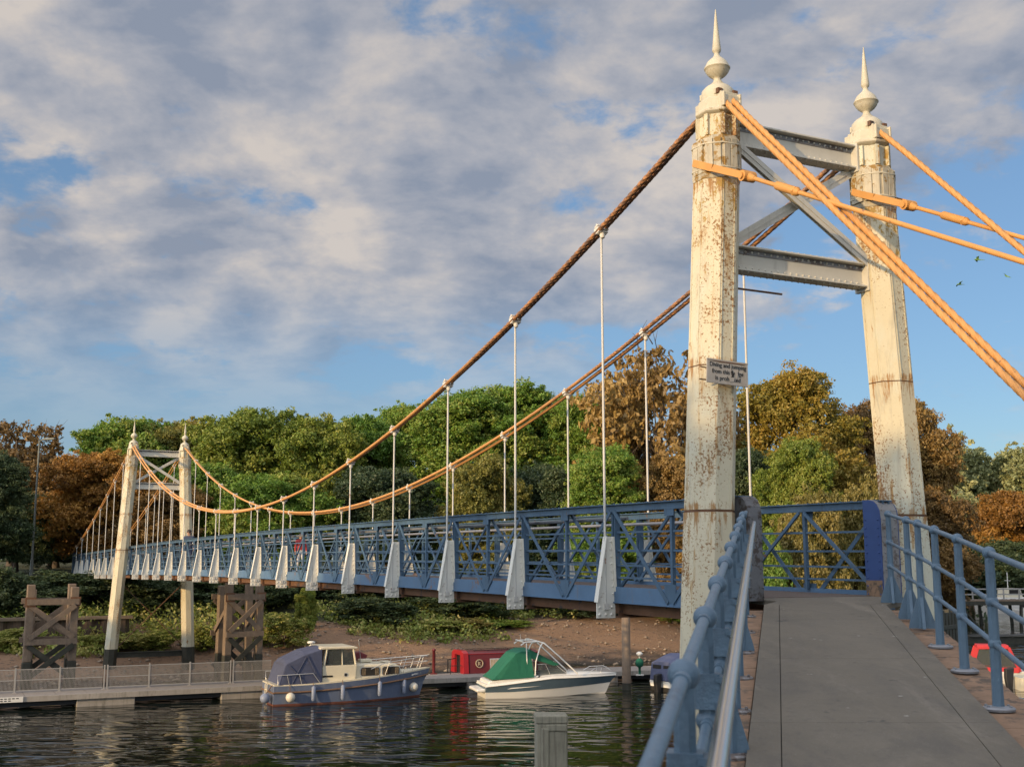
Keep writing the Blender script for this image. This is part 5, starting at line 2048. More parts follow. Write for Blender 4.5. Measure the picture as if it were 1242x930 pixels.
    # fenders hung over the side
    for x, sp in ((1.55, 0), (2.75, 0), (4.35, 0), (5.55, 0), (0.62, 1), (6.05, 1), (-0.28, 2)):
        t = x / L
        f = MB()
        y = -(W(max(0, t)) + 0.10)
        if sp == 1:
            f.ball((x, y - 0.06, 0.34 if x < 3 else 0.44), 0.19, 14, 0)
            f.tube([(x, y, 0.5), (x, y + 0.08, sheer(max(0, t)))], 0.012, 5, 1)
        elif sp == 2:
            f.ball((x, -0.75, 0.30), 0.2, 14, 2)
            f.tube([(x, -0.75, 0.45), (0, -0.75, 0.8)], 0.02, 5, 1)
        else:
            zc = 0.46 + 0.06 * (x > 4)
            f.tube([(x, y, zc - 0.30), (x, y, zc - 0.25), (x, y, zc + 0.22), (x, y, zc + 0.28)], [0.05, 0.085, 0.085, 0.03], 10, 2)
            f.tube([(x, y, zc + 0.26), (x, y + 0.1, sheer(t) + 0.04)], 0.010, 5, 1)
        f.build("fender", [M['fender_white'], M['rope'], M['fender_blue']], root)
    mb = MB()                                   # ladder and rope coil on the stern
    for y in (-0.5, -0.2):
        mb.tube([(-0.02, y, 0.85), (-0.16, y, 0.80), (-0.16, y, 0.05)], 0.022, 6, 0)
    for z in (0.15, 0.38, 0.6):
        mb.tube([(-0.16, -0.5, z), (-0.16, -0.2, z)], 0.02, 6, 0)
    mb.build("stern_ladder", [M['cream']], root)
    return root


at_cr = B(2.55, 35.9, WATER)
cruiser()


def speedboat():
    L = 6.1
    root = empty("speedboat", "white speedboat with slate hull band, green canopy and white wake arch", "boat", at_sp, 0.235)
    root.scale = (0.90, 0.95, 0.95)

    def W(t):
        return 1.10 * (0.93 + 0.07 * min(1, t / 0.25)) * (1 - max(0, (t - 0.30) / 0.70) ** 2.4)

    def sheer(t):
        return 0.62 + 0.30 * min(1, t / 0.5) ** 1.1 - 0.02 * max(0, t - 0.6)
    rk = lambda t, z: 0.62 * max(0, t - 0.35) / 0.65 * max(0.0, z + 0.1)
    rows = [
        lambda t: (0.02, -0.30 + 0.12 * t, -0.5 * max(0, t - 0.6)),
        lambda t: (W(t) * (0.80 - 0.45 * max(0, t - 0.3)), -0.05 + 0.20 * max(0, t - 0.35), rk(t, 0.0)),
        lambda t: (W(t) * (0.90 - 0.30 * max(0, t - 0.3)), 0.24 + 0.26 * max(0, t - 0.2), rk(t, 0.30)),
        lambda t: (W(t) * (0.915 - 0.27 * max(0, t - 0.3)), 0.27 + 0.28 * max(0, t - 0.2), rk(t, 0.33)),
        lambda t: (W(t) * 0.985, sheer(t) - 0.13, rk(t, 0.78)),
        lambda t: (W(t), sheer(t) - 0.08, rk(t, 0.82)),
        lambda t: (W(t) * 0.97, sheer(t), rk(t, 0.86)),
    ]
    me = hull_mesh("hull", L, rows, ([M['white'], M['slate_blue'], M['cream']], [0, 0, 0, 1, 0, 0]), deck_mi=0)
    hull = part("hull", me, root)
    mb = MB()
    for side in (-1, 1):
        mb.tube([(L * t + rk(t, 0.8), side * (W(t) + 0.012), sheer(t) - 0.10) for t in [i / 18 for i in range(19)]], 0.022, 6, 0)
    mb.tube([(-0.01, y, sheer(0) - 0.1) for y in (-1.02, 1.02)], 0.022, 6, 0)
    mb.build("rubbing_strip", [M['white']], hull)
    for side in (-1, 1):                        # stripe accents along the topside
        mb = MB()
        mb.prism([(1.0, 0.40), (2.6, 0.50), (1.2, 0.46)], (0, side * 1.045, 0.0), (1, 0, 0), (0, 0, 1), (0, 1, 0), 0.02, 0)
        mb.build("hull_stripe", [M['white']], hull)
    mb = MB()                                   # swim platform and raised stern deck
    mb.prism([(-0.42, 0.28), (0.02, 0.28), (0.02, 0.42), (-0.40, 0.40)], (0, 0, 0), (1, 0, 0), (0, 0, 1), (0, 1, 0), 1.75, 0)
    mb.build("swim_platform", [M['white']], root, bevel=0.05)
    mb = MB()
    mb.prism([(0.10, 0.55), (2.4, 0.80), (2.6, 0.95), (1.6, 0.95), (0.95, 0.84), (0.15, 0.74)], (0, 0, 0), (1, 0, 0), (0, 0, 1), (0, 1, 0), 1.92, 0)
    mb.build("stern_deck", [M['white']], root, bevel=0.06)
    mb = MB()                                   # fore deck
    P, F = [], []
    n = 12
    for i in range(n + 1):
        t = 0.42 + 0.575 * i / n
        w = max(0.01, W(t) * 0.93)
        z = sheer(t)
        x = L * t + rk(t, 0.86)
        h = 0.17 * (1 - i / n) ** 0.7
        P += [(x, -w, z + 0.005), (x, -w * 0.6, z + h * 0.85), (x, 0, z + h), (x, w * 0.6, z + h * 0.85), (x, w, z + 0.005)]
    for i in range(n):
        for j in range(4):
            a = i * 5 + j
            F.append((a, a + 5, a + 6, a + 1))
    F.append((0, 1, 2, 3, 4))
    mb.add(P, F, 0, False)
    mb.build("fore_deck", [M['white']], root)
    # green canopy: sloped cover rising from the stern to the arch, strip down the windscreen
    mb = MB()
    secs = [(0.30, 0.92, 0.78, 0.80), (0.55, 0.95, 0.98, 1.05), (1.45, 0.90, 1.88, 1.95), (1.75, 0.86, 1.98, 2.05), (2.15, 0.82, 1.98, 2.06)]
    P = []
    for i, (x, w, z1, zc) in enumerate(secs):
        xb = [0.30, 0.7, 1.6, 1.95, 2.30][i]
        P += [(xb, -1.0, 0.80 + 0.02 * i), (x, -w, z1), (x, -w * 0.5, zc), (x, w * 0.5, zc), (x, w, z1), (xb, 1.0, 0.80 + 0.02 * i)]
    F = []
    for i in range(len(secs) - 1):
        for j in range(5):
            a = i * 6 + j
            F.append((a, a + 1, a + 7, a + 6))
    mb.add(P, F, 0)
    for x, w, z0, x1, w1, z1 in ((2.15, 0.82, 2.02, 3.55, 0.78, 1.38),):
        for side in (-1, 1):
            mb.add([(x, side * w, z0), (x1, side * w1, z1), (x1 - 0.25, side * w1, z1 - 0.03), (x - 0.05, side * w, z0 - 0.30)], [(0, 1, 2, 3)], 0)
        mb.add([(x, -w, z0 + 0.02), (x, w, z0 + 0.02), (x1, w1, z1), (x1, -w1, z1)], [(0, 1, 2, 3)], 0)
    o = mb.build("canopy", [M['green_canvas']], root)
    sm = o.modifiers.new("solid", 'SOLIDIFY'); sm.thickness = 0.03
    # windscreen
    mb = MB()
    for side in (-1, 1):
        mb.add([(2.45, side * 0.93, 0.98), (3.95, side * 0.75, 1.02), (3.35, side * 0.70, 1.42), (2.55, side * 0.86, 1.42)], [(0, 1, 2, 3)], 0)
    mb.add([(3.95, -0.75, 1.02), (4.15, 0, 1.04), (3.55, 0, 1.45), (3.35, -0.70, 1.42)], [(0, 1, 2, 3)], 0)
    mb.add([(3.95, 0.75, 1.02), (4.15, 0, 1.04), (3.55, 0, 1.45), (3.35, 0.70, 1.42)], [(0, 1, 2, 3)], 0)
    ws = mb.build("windscreen", [M['glass']], root)
    mb = MB()
    mb.tube([(2.5, -0.87, 1.42), (3.35, -0.71, 1.43), (3.55, 0, 1.46), (3.35, 0.71, 1.43), (2.5, 0.87, 1.42)], 0.018, 6, 0)
    for side in (-1, 1):
        mb.tube([(3.95, side * 0.76, 1.0), (3.35, side * 0.71, 1.43)], 0.015, 6, 0)
        mb.tube([(3.1, side * 0.86, 1.0), (2.9, side * 0.80, 1.43)], 0.012, 6, 0)
    mb.build("windscreen_frame", [M['chrome']], ws)
    # wake arch
    mb = MB()
    for side in (-1, 1):
        mb.tube([(4.45, side * 0.95, 0.98), (3.55, side * 0.90, 1.75), (2.85, side * 0.80, 2.33), (2.60, side * 0.66, 2.40)], 0.032, 8, 0)
        mb.tube([(2.35, side * 1.0, 0.96), (2.40, side * 0.95, 1.55), (2.62, side * 0.85, 2.15), (2.75, side * 0.80, 2.32)], 0.030, 8, 0)
        mb.tube([(1.75, side * 0.64, 2.24), (1.95, side * 0.66, 2.38), (2.60, side * 0.66, 2.40)], 0.030, 8, 0)
    for x in (1.85, 2.60):
        mb.tube([(x, -0.66, 2.40), (x, 0.66, 2.40)], 0.04, 8, 0)
    mb.box((2.25, 0, 2.46), (0.16, 0.2, 0.10), 0)
    mb.build("wake_arch", [M['white']], root)
    mb = MB()
    mb.tube([(1.82, -0.5, 2.38), (1.75, -0.5, 2.72)], 0.012, 5, 0)
    mb.tube([(2.0, -0.92, 0.95), (1.95, -0.9, 2.35)], 0.028, 6, 0)
    mb.build("aerial", [M['white']], root)
    mb = MB()                                   # bow rail
    for side in (-1, 1):
        pts = [(L * t + rk(t, 0.86) - 0.1, side * max(0.06, W(t) * 0.85), sheer(t) + hh) for t, hh in ((0.80, 0.1), (0.84, 0.26), (0.93, 0.30), (0.97, 0.12))]
        mb.tube(pts, 0.013, 6, 0)
        t = 0.88
        mb.tube([(L * t + 0.4, side * W(t) * 0.85, sheer(t)), (L * t + 0.45, side * W(t) * 0.85, sheer(t) + 0.28)], 0.011, 6, 0)
    mb.build("bow_rail", [M['chrome']], root)
    mb = MB()
    mb.box((2.05, -0.4, 1.12), (0.35, 0.4, 0.5), 0)
    mb.box((2.05, 0.4, 1.12), (0.35, 0.4, 0.5), 0)
    mb.build("seat", [M['cream']], root, bevel=0.05)
    return root


at_sp = Vector((-1.30, 50.55, WATER))
speedboat()


def narrowboat():
    p = at_y(540, 822, 55.0)
    root = empty("narrowboat", "red narrowboat with pale curtained window behind the pontoon", "boat", (p.x + 0.35, p.y + 0.9, WATER), 0.40)
    root.scale = (0.86, 0.9, 0.88)
    mb = MB()
    mb.prism([(-0.3, -0.3), (5.4, -0.3), (6.4, 0.5), (6.4, 0.62), (-0.5, 0.55), (-0.6, 0.2)], (0, 0, 0), (1, 0, 0), (0, 0, 1), (0, 1, 0), 2.05, 0)
    mb.build("hull", [M['black']], root, bevel=0.03)
    mb = MB()
    prof = [(-0.96, 0.55), (0.96, 0.55), (0.82, 1.58), (0.55, 1.68), (-0.55, 1.68), (-0.82, 1.58)]
    mb.prism(prof, (2.6, 0, 0), (0, 1, 0), (0, 0, 1), (1, 0, 0), 4.1, 0)
    cab = mb.build("cabin", [M['maroon']], root, bevel=0.01)
    mb = MB()                                   # bright red end frame and roof edge
    mb.prism([(-1.0, 0.55), (-0.42, 0.55), (-0.42, 1.5), (0.42, 1.5), (0.42, 0.55), (1.0, 0.55), (0.86, 1.60), (0.56, 1.74), (-0.56, 1.74), (-0.86, 1.62)], (0.35, 0, 0), (0, 1, 0), (0, 0, 1), (1, 0, 0), 0.30, 0)
    mb.build("end_frame", [M['red']], root, bevel=0.01)
    mb = MB()
    mb.prism([(-0.41, 0.56), (0.41, 0.56), (0.41, 1.49), (-0.41, 1.49)], (0.45, 0, 0), (0, 1, 0), (0, 0, 1), (1, 0, 0), 0.25, 0)
    mb.build("doorway", [M['dark']], root)
    mb = MB()
    for side in (-1, 1):
        mb.bar((0.5, side * 0.855, 1.575), (4.65, side * 0.855, 1.575), 0.03, 0.03, 0)
        mb.bar((0.9, side * 0.5, 1.73), (4.4, side * 0.5, 1.73), 0.03, 0.03, 1)
        for x in (1.0, 1.8, 2.6, 3.4, 4.2):
            mb.bar((x, side * 0.5, 1.67), (x, side * 0.5, 1.73), 0.02, 0.02, 1)
    mb.build("roof_rail", [M['red'], M['dark']], root)
    slope = Vector((0, 0.14, 1.03)).normalized()
    for x0, x1 in ((1.75, 3.0), (3.4, 4.3)):
        f = MB()
        f.prism([(x0, 0.12), (x1, 0.12), (x1, 0.70), (x0, 0.70)], (0, -0.965, 0.67 - 0.05), (1, 0, 0), (0, 0.135, 0.99), (0, 1, -0.13), 0.03, 0)
        wn = f.build("window", [M['chrome']], cab)
        g = MB()
        for q in range(8):
            xx = x0 + 0.03 + (x1 - x0 - 0.06) * (q + 0.5) / 8
            g.prism([(xx - 0.07, 0.16), (xx + 0.06, 0.16), (xx + 0.06, 0.66), (xx - 0.07, 0.66)], (0, -0.985 - 0.004 * (q % 2), 0.62), (1, 0, 0), (0, 0.135, 0.99), (0, 1, -0.13), 0.012, 0)
        g.build("curtain", [M['curtain']], wn)
    mb = MB()                                   # ring shaped emblem
    for k in range(20):
        a0, a1 = 2 * PI * k / 20, 2 * PI * (k + 1) / 20
        c = Vector((1.12, -0.935, 1.08))
        ex, ez = Vector((1, 0, 0)), Vector((0, 0.135, 0.99))
        mb.bar(c + ex * 0.2 * math.cos(a0) + ez * 0.2 * math.sin(a0), c + ex * 0.2 * math.cos(a1) + ez * 0.2 * math.sin(a1), 0.05, 0.05, 0)
    mb.bar((1.06, -0.95, 0.98), (1.06, -0.925, 1.17), 0.04, 0.03, 0)
    mb.bar((1.06, -0.935, 1.17), (1.17, -0.935, 1.13), 0.03, 0.04, 0)
    mb.bar((1.17, -0.94, 1.13), (1.06, -0.94, 1.07), 0.03, 0.04, 0)
    mb.bar((1.06, -0.94, 1.07), (1.19, -0.95, 1.0), 0.03, 0.04, 0)
    mb.build("emblem", [M['curtain']], cab)
    mb = MB()                                   # tiller and stern rail
    mb.tube([(-0.35, 0, 0.6), (-0.35, 0, 1.25), (0.1, 0, 1.32)], 0.03, 6, 0)
    mb.tube([(-0.5, -0.8, 0.55), (-0.5, -0.8, 1.0), (0.1, -0.9, 1.0)], 0.02, 6, 0)
    mb.build("tiller", [M['dark']], root)


narrowboat()
# red mooring post between cruiser and narrowboat
mb = MB()
mb.lathe([(0.07, 0), (0.07, 1.05), (0.09, 1.06), (0.09, 1.12), (0.03, 1.16)], (0, 0, 0), 12, 0)
mb.box((0, 0, 0.02), (0.3, 0.3, 0.04), 0)
rp = mb.build("mooring_bollard", [M['maroon']])
pp = at_y(526, 824, 55.2)
rp.location = (pp.x, pp.y, PD)
tag(rp, "thin dark red bollard on the pontoon by the cruiser's bow", "bollard")


def small_cabin_boat():
    p = at_y(803, 829, 52.5)
    root = empty("day_boat", "small boat with lilac blue canvas cover half hidden by the near tower leg", "boat", (p.x, p.y, WATER), 0.55)
    root.scale = (0.92, 0.92, 0.92)
    L = 4.6
    W = lambda t: 0.95 * (1 - max(0, (t - 0.4) / 0.6) ** 2.3)
    sh = lambda t: 0.48 + 0.25 * t
    rows = [lambda t: (0.02, -0.25, 0), lambda t: (W(t) * 0.85, -0.04, 0.1 * t), lambda t: (W(t) * 0.93, 0.2 + 0.1 * t, 0.2 * t), lambda t: (W(t), sh(t) - 0.06, 0.3 * t), lambda t: (W(t), sh(t), 0.32 * t)]
    part("hull", hull_mesh("hull", L, rows, ([M['dark'], M['white']], [0, 0, 1, 1]), deck_mi=1), root)
    mb = MB()
    secs = [(0.05, 0.86, 1.30, 1.40), (0.9, 0.88, 1.62, 1.74), (2.3, 0.84, 1.60, 1.70), (3.3, 0.60, 0.98, 1.05)]
    P = []
    for i, (x, w, z1, zc) in enumerate(secs):
        xb = (-0.02, 0.9, 2.5, 3.6)[i]
        P += [(xb, -w - 0.06, 0.5 + 0.04 * i), (x, -w, z1), (x, -w * 0.5, zc), (x, w * 0.5, zc), (x, w, z1), (xb, w + 0.06, 0.5 + 0.04 * i)]
    F = [tuple(range(5, -1, -1)), tuple(range(18, 24))]
    for i in range(3):
        for j in range(5):
            a = i * 6 + j
            F.append((a, a + 1, a + 7, a + 6))
    mb.add(P, F, 0)
    can = mb.build("canopy", [M['lilac_canvas']], root, bevel=0.03)
    for a, b in ((-0.72, -0.08), (0.08, 0.72)):
        g = MB()
        g.prism([(a, 0.72), (b, 0.72), (b, 1.22), (a, 1.22)], (0.005, 0, 0), (0, 1, 0), (0.03, 0, 1), (1, 0, 0), 0.02, 0)
        g.build("canopy_window", [M['dark']], can)
    g = MB()
    g.prism([(0.45, 0.80), (1.25, 0.80), (1.2, 1.35), (0.55, 1.30)], (0, -0.915, 0), (1, 0, 0), (0, 0.03, 1), (0, 1, 0), 0.02, 0)
    g.build("canopy_window", [M['dark']], can)
    mb = MB()
    mb.prism([(-0.30, -0.3), (-0.15, -0.3), (-0.05, 0.5), (-0.02, 0.85), (-0.38, 0.80), (-0.40, 0.5)], (-0.05, 0, 0), (1, 0, 0), (0, 0, 1), (0, 1, 0), 0.26, 0)
    mb.build("outboard_motor", [M['black']], root, bevel=0.05)


small_cabin_boat()
# green topped outboard left standing on the pontoon end
mb = MB()
mb.lathe([(0.05, 0), (0.06, 0.35), (0.17, 0.42), (0.19, 0.62), (0.12, 0.72), (0.06, 0.76)], (0, 0, 0), 12, 0)
mb.lathe([(0.03, 0.762), (0.04, 0.86), (0.15, 0.93), (0.15, 1.0), (0.05, 1.06)], (0, 0, 0), 12, 1)
mb.box((0, 0, 0.02), (0.35, 0.3, 0.05), 1)
pp = at_y(776, 824, 54.6)
ob = mb.build("water_point", [M['green_canvas'], M['white']], loc=(pp.x, pp.y, PD))
tag(ob, "green water point with white head at the right end of the pontoon", "water point")


def red_canopy_boat():
    p = at_y(1180, 812, 57.0)
    root = empty("day_boat", "white day boat with bright red canvas canopy seen between the right railing posts", "boat", (p.x - 0.2, p.y, WATER), -0.28)
    L = 3.9
    W = lambda t: 0.85 * (1 - max(0, (t - 0.35) / 0.65) ** 2.2)
    sh = lambda t: 0.50 + 0.10 * t
    rows = [lambda t: (0.02, -0.25, 0), lambda t: (W(t) * 0.85, -0.04, 0.1 * t), lambda t: (W(t) * 0.93, 0.15, 0.2 * t), lambda t: (W(t), sh(t) - 0.06, 0.3 * t), lambda t: (W(t), sh(t), 0.32 * t)]
    part("hull", hull_mesh("hull", L, rows, ([M['dark'], M['white']], [0, 1, 1, 1]), deck_mi=1), root).location = (-0.6, 0, 0)
    mb = MB()
    fr = [(0.05, 0.52), (0.40, 1.62), (1.75, 1.66), (2.20, 0.55)]
    for side in (-1, 1):
        for (x0, z0), (x1, z1) in zip(fr[:-1], fr[1:]):
            mb.bar((x0, side * 0.74, z0), (x1, side * 0.70, z1), 0.05, 0.14, 0)
        mb.bar((0.05, side * 0.75, 0.60), (2.15, side * 0.75, 0.62), 0.05, 0.24, 0)
        mb.bar((1.2, side * 0.735, 0.6), (1.2, side * 0.705, 1.6), 0.05, 0.10, 0)
    mb.prism([(-0.74, 1.60), (0.74, 1.60), (0.55, 1.74), (-0.55, 1.74)], (1.08, 0, 0), (0, 1, 0), (0, 0, 1), (1, 0, 0), 1.40, 0)
    for x0, z0, x1, z1 in ((0.05, 0.52, 0.40, 1.62), (2.20, 0.55, 1.75, 1.66)):
        for y in (-0.72, 0.72):
            pass
        mb.bar((x0, 0, z0 + 0.15), (x1, 0, z1 - 0.02), 0.10, 0.05, 0)
    mb.build("canopy", [M['red_canvas']], root, bevel=0.015)
    g = MB()
    for side in (-1, 1):
        g = MB()
        g.prism([(0.18, 0.72), (1.15, 0.72), (1.15, 1.56), (0.45, 1.56)], (0, side * 0.715, 0), (1, 0, 0), (0, 0, 1), (0, 1, 0), 0.01, 0)
        g.build("canopy_window", [M['glass']], root)
        g = MB()
        g.prism([(1.25, 0.72), (2.05, 0.72), (1.70, 1.56), (1.25, 1.56)], (0, side * 0.715, 0), (1, 0, 0), (0, 0, 1), (0, 1, 0), 0.01, 0)
        g.build("canopy_window", [M['glass']], root)


red_canopy_boat()


def open_boat(px, py, Y, rz, label, scale=1.0, tow=True):
    p = at_y(px, py, Y)
    root = empty("open_boat", label, "boat", (p.x, p.y, WATER), rz)
    L = 4.2 * scale
    W = lambda t: 0.85 * scale * (1 - max(0, (t - 0.4) / 0.6) ** 2.3)
    sh = lambda t: (0.55 + 0.15 * t) * scale
    rows = [lambda t: (0.02, -0.2, 0), lambda t: (W(t) * 0.85, -0.03, 0), lambda t: (W(t) * 0.95, 0.22, 0.2 * t), lambda t: (W(t), sh(t), 0.3 * t)]
    part("hull", hull_mesh("hull", L, rows, ([M['dark'], M['cream']], [0, 1, 1]), deck_mi=1, deck_drop=0.12), root)
    mb = MB()
    mb.prism([(1.3, 0.5), (2.4, 0.55), (2.0, 0.95), (1.4, 0.92)], (0, 0, 0), (1, 0, 0), (0, 0, 1), (0, 1, 0), 1.2 * scale, 0)
    mb.build("console", [M['white']], root, bevel=0.04)
    mb = MB()
    mb.prism([(-0.32, -0.3), (-0.16, -0.3), (-0.06, 0.5), (0.0, 0.95), (-0.40, 0.90), (-0.42, 0.5)], (-0.02, 0, 0), (1, 0, 0), (0, 0, 1), (0, 1, 0), 0.28, 0)
    mb.build("outboard_motor", [M['black']], root, bevel=0.05)


open_boat(1231, 826, 53.5, -0.1, "pale open boat with black outboard at the right edge behind the last railing post")

# landing stage and boats across the water on the right
pj = at_y(1150, 727, 108)
jet = empty("landing_stage", "dark timber landing stage on legs across the water at the right", "jetty", (pj.x, pj.y, pj.z), 0.12)
mb = MB()
mb.box((8, 0, -0.12), (22, 2.4, 0.22), 0)
mb.box((8, -1.22, -0.30), (22, 0.12, 0.35), 1)
mb.build("stage_deck", [M['timber'], M['wet']], jet)
for k in range(8):
    x = -2.5 + 3.0 * k
    for y in (-1, 1):
        mb = MB()
        mb.bar((x, y, -0.25), (x + 0.25 * y, y, WATER - pj.z - 1.5), 0.22, 0.22, 0)
        mb.build("stage_leg", [M['wet']], jet)
    if k % 2:
        mb = MB()
        mb.bar((x, -1, -0.3), (x + 1.6, -1, WATER - pj.z), 0.16, 0.16, 0)
        mb.build("brace", [M['wet']], jet)
mb = MB()
for k in range(15):
    mb.bar((-2.7 + 1.5 * k, -1.1, 0), (-2.7 + 1.5 * k, -1.1, 1.0), 0.10, 0.10, 0)
for z in (0.5, 0.98):
    mb.bar((-2.8, -1.1, z), (18.6, -1.1, z), 0.06, 0.12, 0)
mb.build("stage_rail", [M['fence_grey']], jet)
mb = MB()
mb.box((0, 0, 0.12), (9.5, 2.4, 0.7), 0)
for k in range(9):
    mb.box((-4.3 + 1.05 * k, -0.1, 0.49), (0.9, 2.5, 0.06), 0)
rf = mb.build("work_raft", [M['wet']], loc=(at_y(1192, 752, 84).x, 84, WATER), bevel=0.02)
rf.rotation_euler = (0, 0, 0.1)
tag(rf, "low dark floating raft in front of the landing stage at the right", "raft")
mb = MB()
for k in range(5):
    mb.bar((0.55 * k, 0.0, -1.0), (0.55 * k, 0, 2.9 - 0.15 * (k % 2)), 0.5, 0.36, 0)
mb.bar((-0.3, -0.22, 1.9), (2.5, -0.22, 1.9), 0.12, 0.25, 0)
wp = at_y(1141, 775, 68)
rf = mb.build("timber_piling", [M['wet']], loc=(wp.x, wp.y, WATER), bevel=0.03)
rf.rotation_euler = (0, 0, 0.9)
tag(rf, "row of dark wet timber piles at the bank end behind the right railing", "piling")


def wheelhouse_boat(px, py, Y, rz, label, k):
    p = at_y(px, py, Y)
    root = empty("river_launch", label, "boat", (p.x, p.y, WATER), rz)
    L = 9 * k
    W = lambda t: 1.5 * k * (1 - max(0, (t - 0.4) / 0.6) ** 2.3)
    sh = lambda t: (0.95 + 0.5 * t * t) * k
    rows = [lambda t: (0.02, -0.3, 0), lambda t: (W(t) * 0.88, -0.05, 0), lambda t: (W(t) * 0.95, 0.3, 0.3 * t), lambda t: (W(t), sh(t), 0.6 * t)]
    part("hull", hull_mesh("hull", L, rows, ([M['dark'], M['white']], [0, 1, 1]), deck_mi=1), root)
    mb = MB()
    mb.prism([(1.2, 0.9), (6.6, 1.0), (6.2, 1.75), (1.2, 1.75)], (0, 0, 0), (k, 0, 0), (0, 0, k), (0, 1, 0), 2.2 * k, 0)
    cab = mb.build("cabin", [M['white']], root, bevel=0.05)
    g = MB()
    for x in (1.6, 2.7, 3.8, 4.9):
        for s in (-1, 1):
            g.prism(rrect(x * k, (x + 0.8) * k, 1.2 * k, 1.6 * k, 0.06), (0, s * 1.105 * k, 0), (1, 0, 0), (0, 0, 1), (0, 1, 0), 0.02, 0)
    g.build("window", [M['dark']], cab)
    mb = MB()
    mb.prism([(2.6, 1.76), (4.6, 1.76), (4.3, 2.75), (2.7, 2.75)], (0, 0, 0), (k, 0, 0), (0, 0, k), (0, 1, 0), 1.8 * k, 0)
    wh = mb.build("wheelhouse", [M['cream']], root, bevel=0.05)
    g = MB()
    for s in (-1, 1):
        g.prism([(2.85, 2.1), (4.35, 2.1), (4.2, 2.6), (2.85, 2.6)], (0, s * 0.905 * k, 0), (k, 0, 0), (0, 0, k), (0, 1, 0), 0.02, 0)
    g.build("window", [M['dark']], wh)
    mb = MB()
    mb.tube([(3.4 * k, 0, 2.7 * k), (3.4 * k, 0, 4.5 * k)], 0.05, 6, 0)
    mb.bar((3.4 * k, -0.5, 3.6 * k), (3.4 * k, 0.5, 3.6 * k), 0.05, 0.05, 0)
    mb.build("mast", [M['white']], root)


wheelhouse_boat(1192, 735, 132, 0.25, "white launch with small mast moored beyond the landing stage", 1.0)
wheelhouse_boat(1232, 740, 124, 0.1, "lower white launch nearer the right edge beyond the landing stage", 0.75)

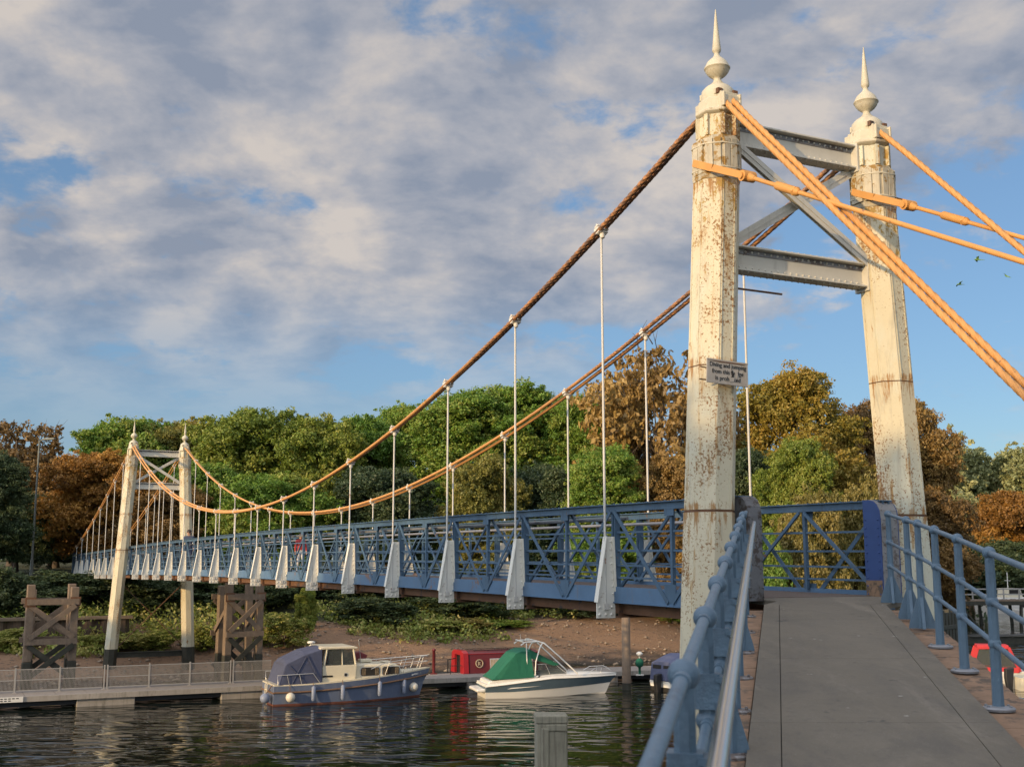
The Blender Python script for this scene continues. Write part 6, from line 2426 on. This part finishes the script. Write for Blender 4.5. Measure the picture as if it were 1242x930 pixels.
# ------------------------------------------------------------------ people on the bridge
def person(loc, rz, h, top, legs, label):
    sc = h / 1.72
    J = {
        'pel': (0, 0, 0.95, 0.145), 'wai': (0, 0, 1.12, 0.13), 'che': (0, 0.0, 1.32, 0.155), 'nk0': (0, 0, 1.45, 0.075), 'nk': (0, 0.01, 1.50, 0.055), 'hd': (0, 0.02, 1.60, 0.088), 'tp': (0, 0.02, 1.66, 0.075),
        'shl': (-0.18, 0, 1.40, 0.07), 'ell': (-0.24, 0.03, 1.12, 0.045), 'wrl': (-0.25, 0.10, 0.88, 0.032), 'hal': (-0.25, 0.13, 0.80, 0.035),
        'shr': (0.18, 0, 1.40, 0.07), 'elr': (0.24, 0.0, 1.12, 0.045), 'wrr': (0.25, 0.06, 0.88, 0.032), 'har': (0.25, 0.09, 0.80, 0.035),
        'hil': (-0.09, 0, 0.88, 0.10), 'knl': (-0.10, 0.10, 0.50, 0.062), 'anl': (-0.10, 0.12, 0.09, 0.042), 'tol': (-0.10, 0.26, 0.04, 0.038),
        'hir': (0.09, 0, 0.88, 0.10), 'knr': (0.10, 0.03, 0.50, 0.062), 'anr': (0.10, -0.16, 0.11, 0.042), 'tor': (0.10, -0.03, 0.04, 0.038),
    }
    Eg = ['pel-wai', 'wai-che', 'che-nk0', 'nk0-nk', 'nk-hd', 'hd-tp', 'che-shl', 'shl-ell', 'ell-wrl', 'wrl-hal', 'che-shr', 'shr-elr', 'elr-wrr', 'wrr-har', 'pel-hil', 'hil-knl', 'knl-anl', 'anl-tol', 'pel-hir', 'hir-knr', 'knr-anr', 'anr-tor']
    keys = list(J)
    me = bpy.data.meshes.new("person_cage")
    me.from_pydata([Vector(J[k][:3]) * sc for k in keys], [[keys.index(a) for a in e.split('-')] for e in Eg], [])
    tmp = bpy.data.objects.new("person_cage", me)
    COL.objects.link(tmp)
    sk = tmp.modifiers.new("skin", 'SKIN')
    for i, k in enumerate(keys):
        me.skin_vertices[0].data[i].radius = (J[k][3] * sc, J[k][3] * sc)
        me.skin_vertices[0].data[i].use_root = (k == 'pel')
    ss = tmp.modifiers.new("sub", 'SUBSURF'); ss.levels = 2; ss.render_levels = 2
    bpy.context.view_layer.update()
    body = bpy.data.meshes.new_from_object(tmp.evaluated_get(bpy.context.evaluated_depsgraph_get()))
    bpy.data.objects.remove(tmp)
    body.materials.clear()
    for m_ in (M['skin'], M[top], M[legs], M['dark']):
        body.materials.append(m_)
    for pgn in body.polygons:
        c = pgn.center / sc
        pgn.use_smooth = True
        pgn.material_index = 3 if c.z < 0.09 else (0 if c.z > 1.46 else (2 if (c.z < 0.98 and abs(c.x) < 0.22) else (0 if (abs(c.x) > 0.2 and c.z < 0.95) else 1)))
    o = bpy.data.objects.new("person", body)
    COL.objects.link(o)
    o.location = loc
    o.rotation_euler = (0, 0, rz)
    tag(o, label, "person", "people crossing the bridge")
    hb = MB()
    prof = [(0.001, 1.735), (0.05, 1.725), (0.088, 1.69), (0.104, 1.64), (0.103, 1.60)]
    hb.lathe([(r * sc, z * sc) for r, z in prof], (0, 0.004 * sc, 0), 14, 0)
    hb.box((0, -0.07 * sc, 1.56 * sc), (0.15 * sc, 0.05 * sc, 0.14 * sc), 0)
    h_ = hb.build("hair", [M['hair']], o)
    fb = MB()
    fb.prism([(-0.012, 0), (0.012, 0), (0.005, 0.05), (-0.005, 0.05)], (0, 0.118 * sc, 1.565 * sc), (sc, 0, 0), (0, 0, sc), (0, 1, 0), 0.03 * sc, 0)
    for s in (-1, 1):
        fb.ball((s * 0.036 * sc, 0.098 * sc, 1.617 * sc), 0.012 * sc, 8, 1)
        fb.ball((s * 0.094 * sc, 0.02 * sc, 1.60 * sc), 0.026 * sc, 8, 0)
    fb.box((0, 0.103 * sc, 1.54 * sc), (0.045 * sc, 0.012 * sc, 0.01 * sc), 2)
    fb.build("face", [M['skin'], M['dark'], M['top_red']], o)
    return o


u = 40.2
person(B(0.0, u, -0.42 + camber(u)), TH + PI - 0.5, 1.76, 'denim', 'denim', "dark haired person whose head shows over the rail by the far tower")
u = 22.9
person(B(0.0, u, -0.42 + camber(u)), TH + PI, 1.16, 'top_red', 'top_white', "child in a red top and pale trousers behind the lattice at mid bridge")

# ------------------------------------------------------------------ parakeets in flight
def bird(px, py, Y, rz, tilt, label):
    mb = MB()
    mb.tube([(0, -0.30, 0.0), (0, -0.12, 0.0), (0, -0.02, 0.0), (0, 0.08, 0.005), (0, 0.13, 0.012), (0, 0.165, 0.005)], [0.006, 0.016, 0.034, 0.034, 0.024, 0.004], 8, 0)
    for s in (-1, 1):
        P = [(s * 0.02, 0.07, 0.01), (s * 0.13, 0.09, 0.05), (s * 0.26, -0.02, 0.035), (s * 0.13, -0.02, 0.045), (s * 0.02, -0.05, 0.01)]
        P2 = [(x, y, z - 0.006) for x, y, z in P]
        mb.add(P + P2, [(0, 1, 2, 3, 4), (9, 8, 7, 6, 5), (0, 5, 6, 1), (1, 6, 7, 2), (2, 7, 8, 3), (3, 8, 9, 4)], 0)
    o = mb.build("parakeet", [M['bird_green']])
    o.location = at_y(px, py, Y)
    o.rotation_euler = (tilt, 0.35, rz)
    o.scale = (0.75, 0.75, 0.75)
    tag(o, label, "bird", "parakeets flying past the cables")


bird(1186, 315, 38, 1.4, 0.1, "green parakeet in flight nearest under the tie rod")
bird(1221, 335, 38, 0.4, 0.5, "green parakeet in flight at the far right, wings steep")
bird(1164, 345, 40, 1.9, -0.1, "green parakeet in flight, lowest of the three in the sky")
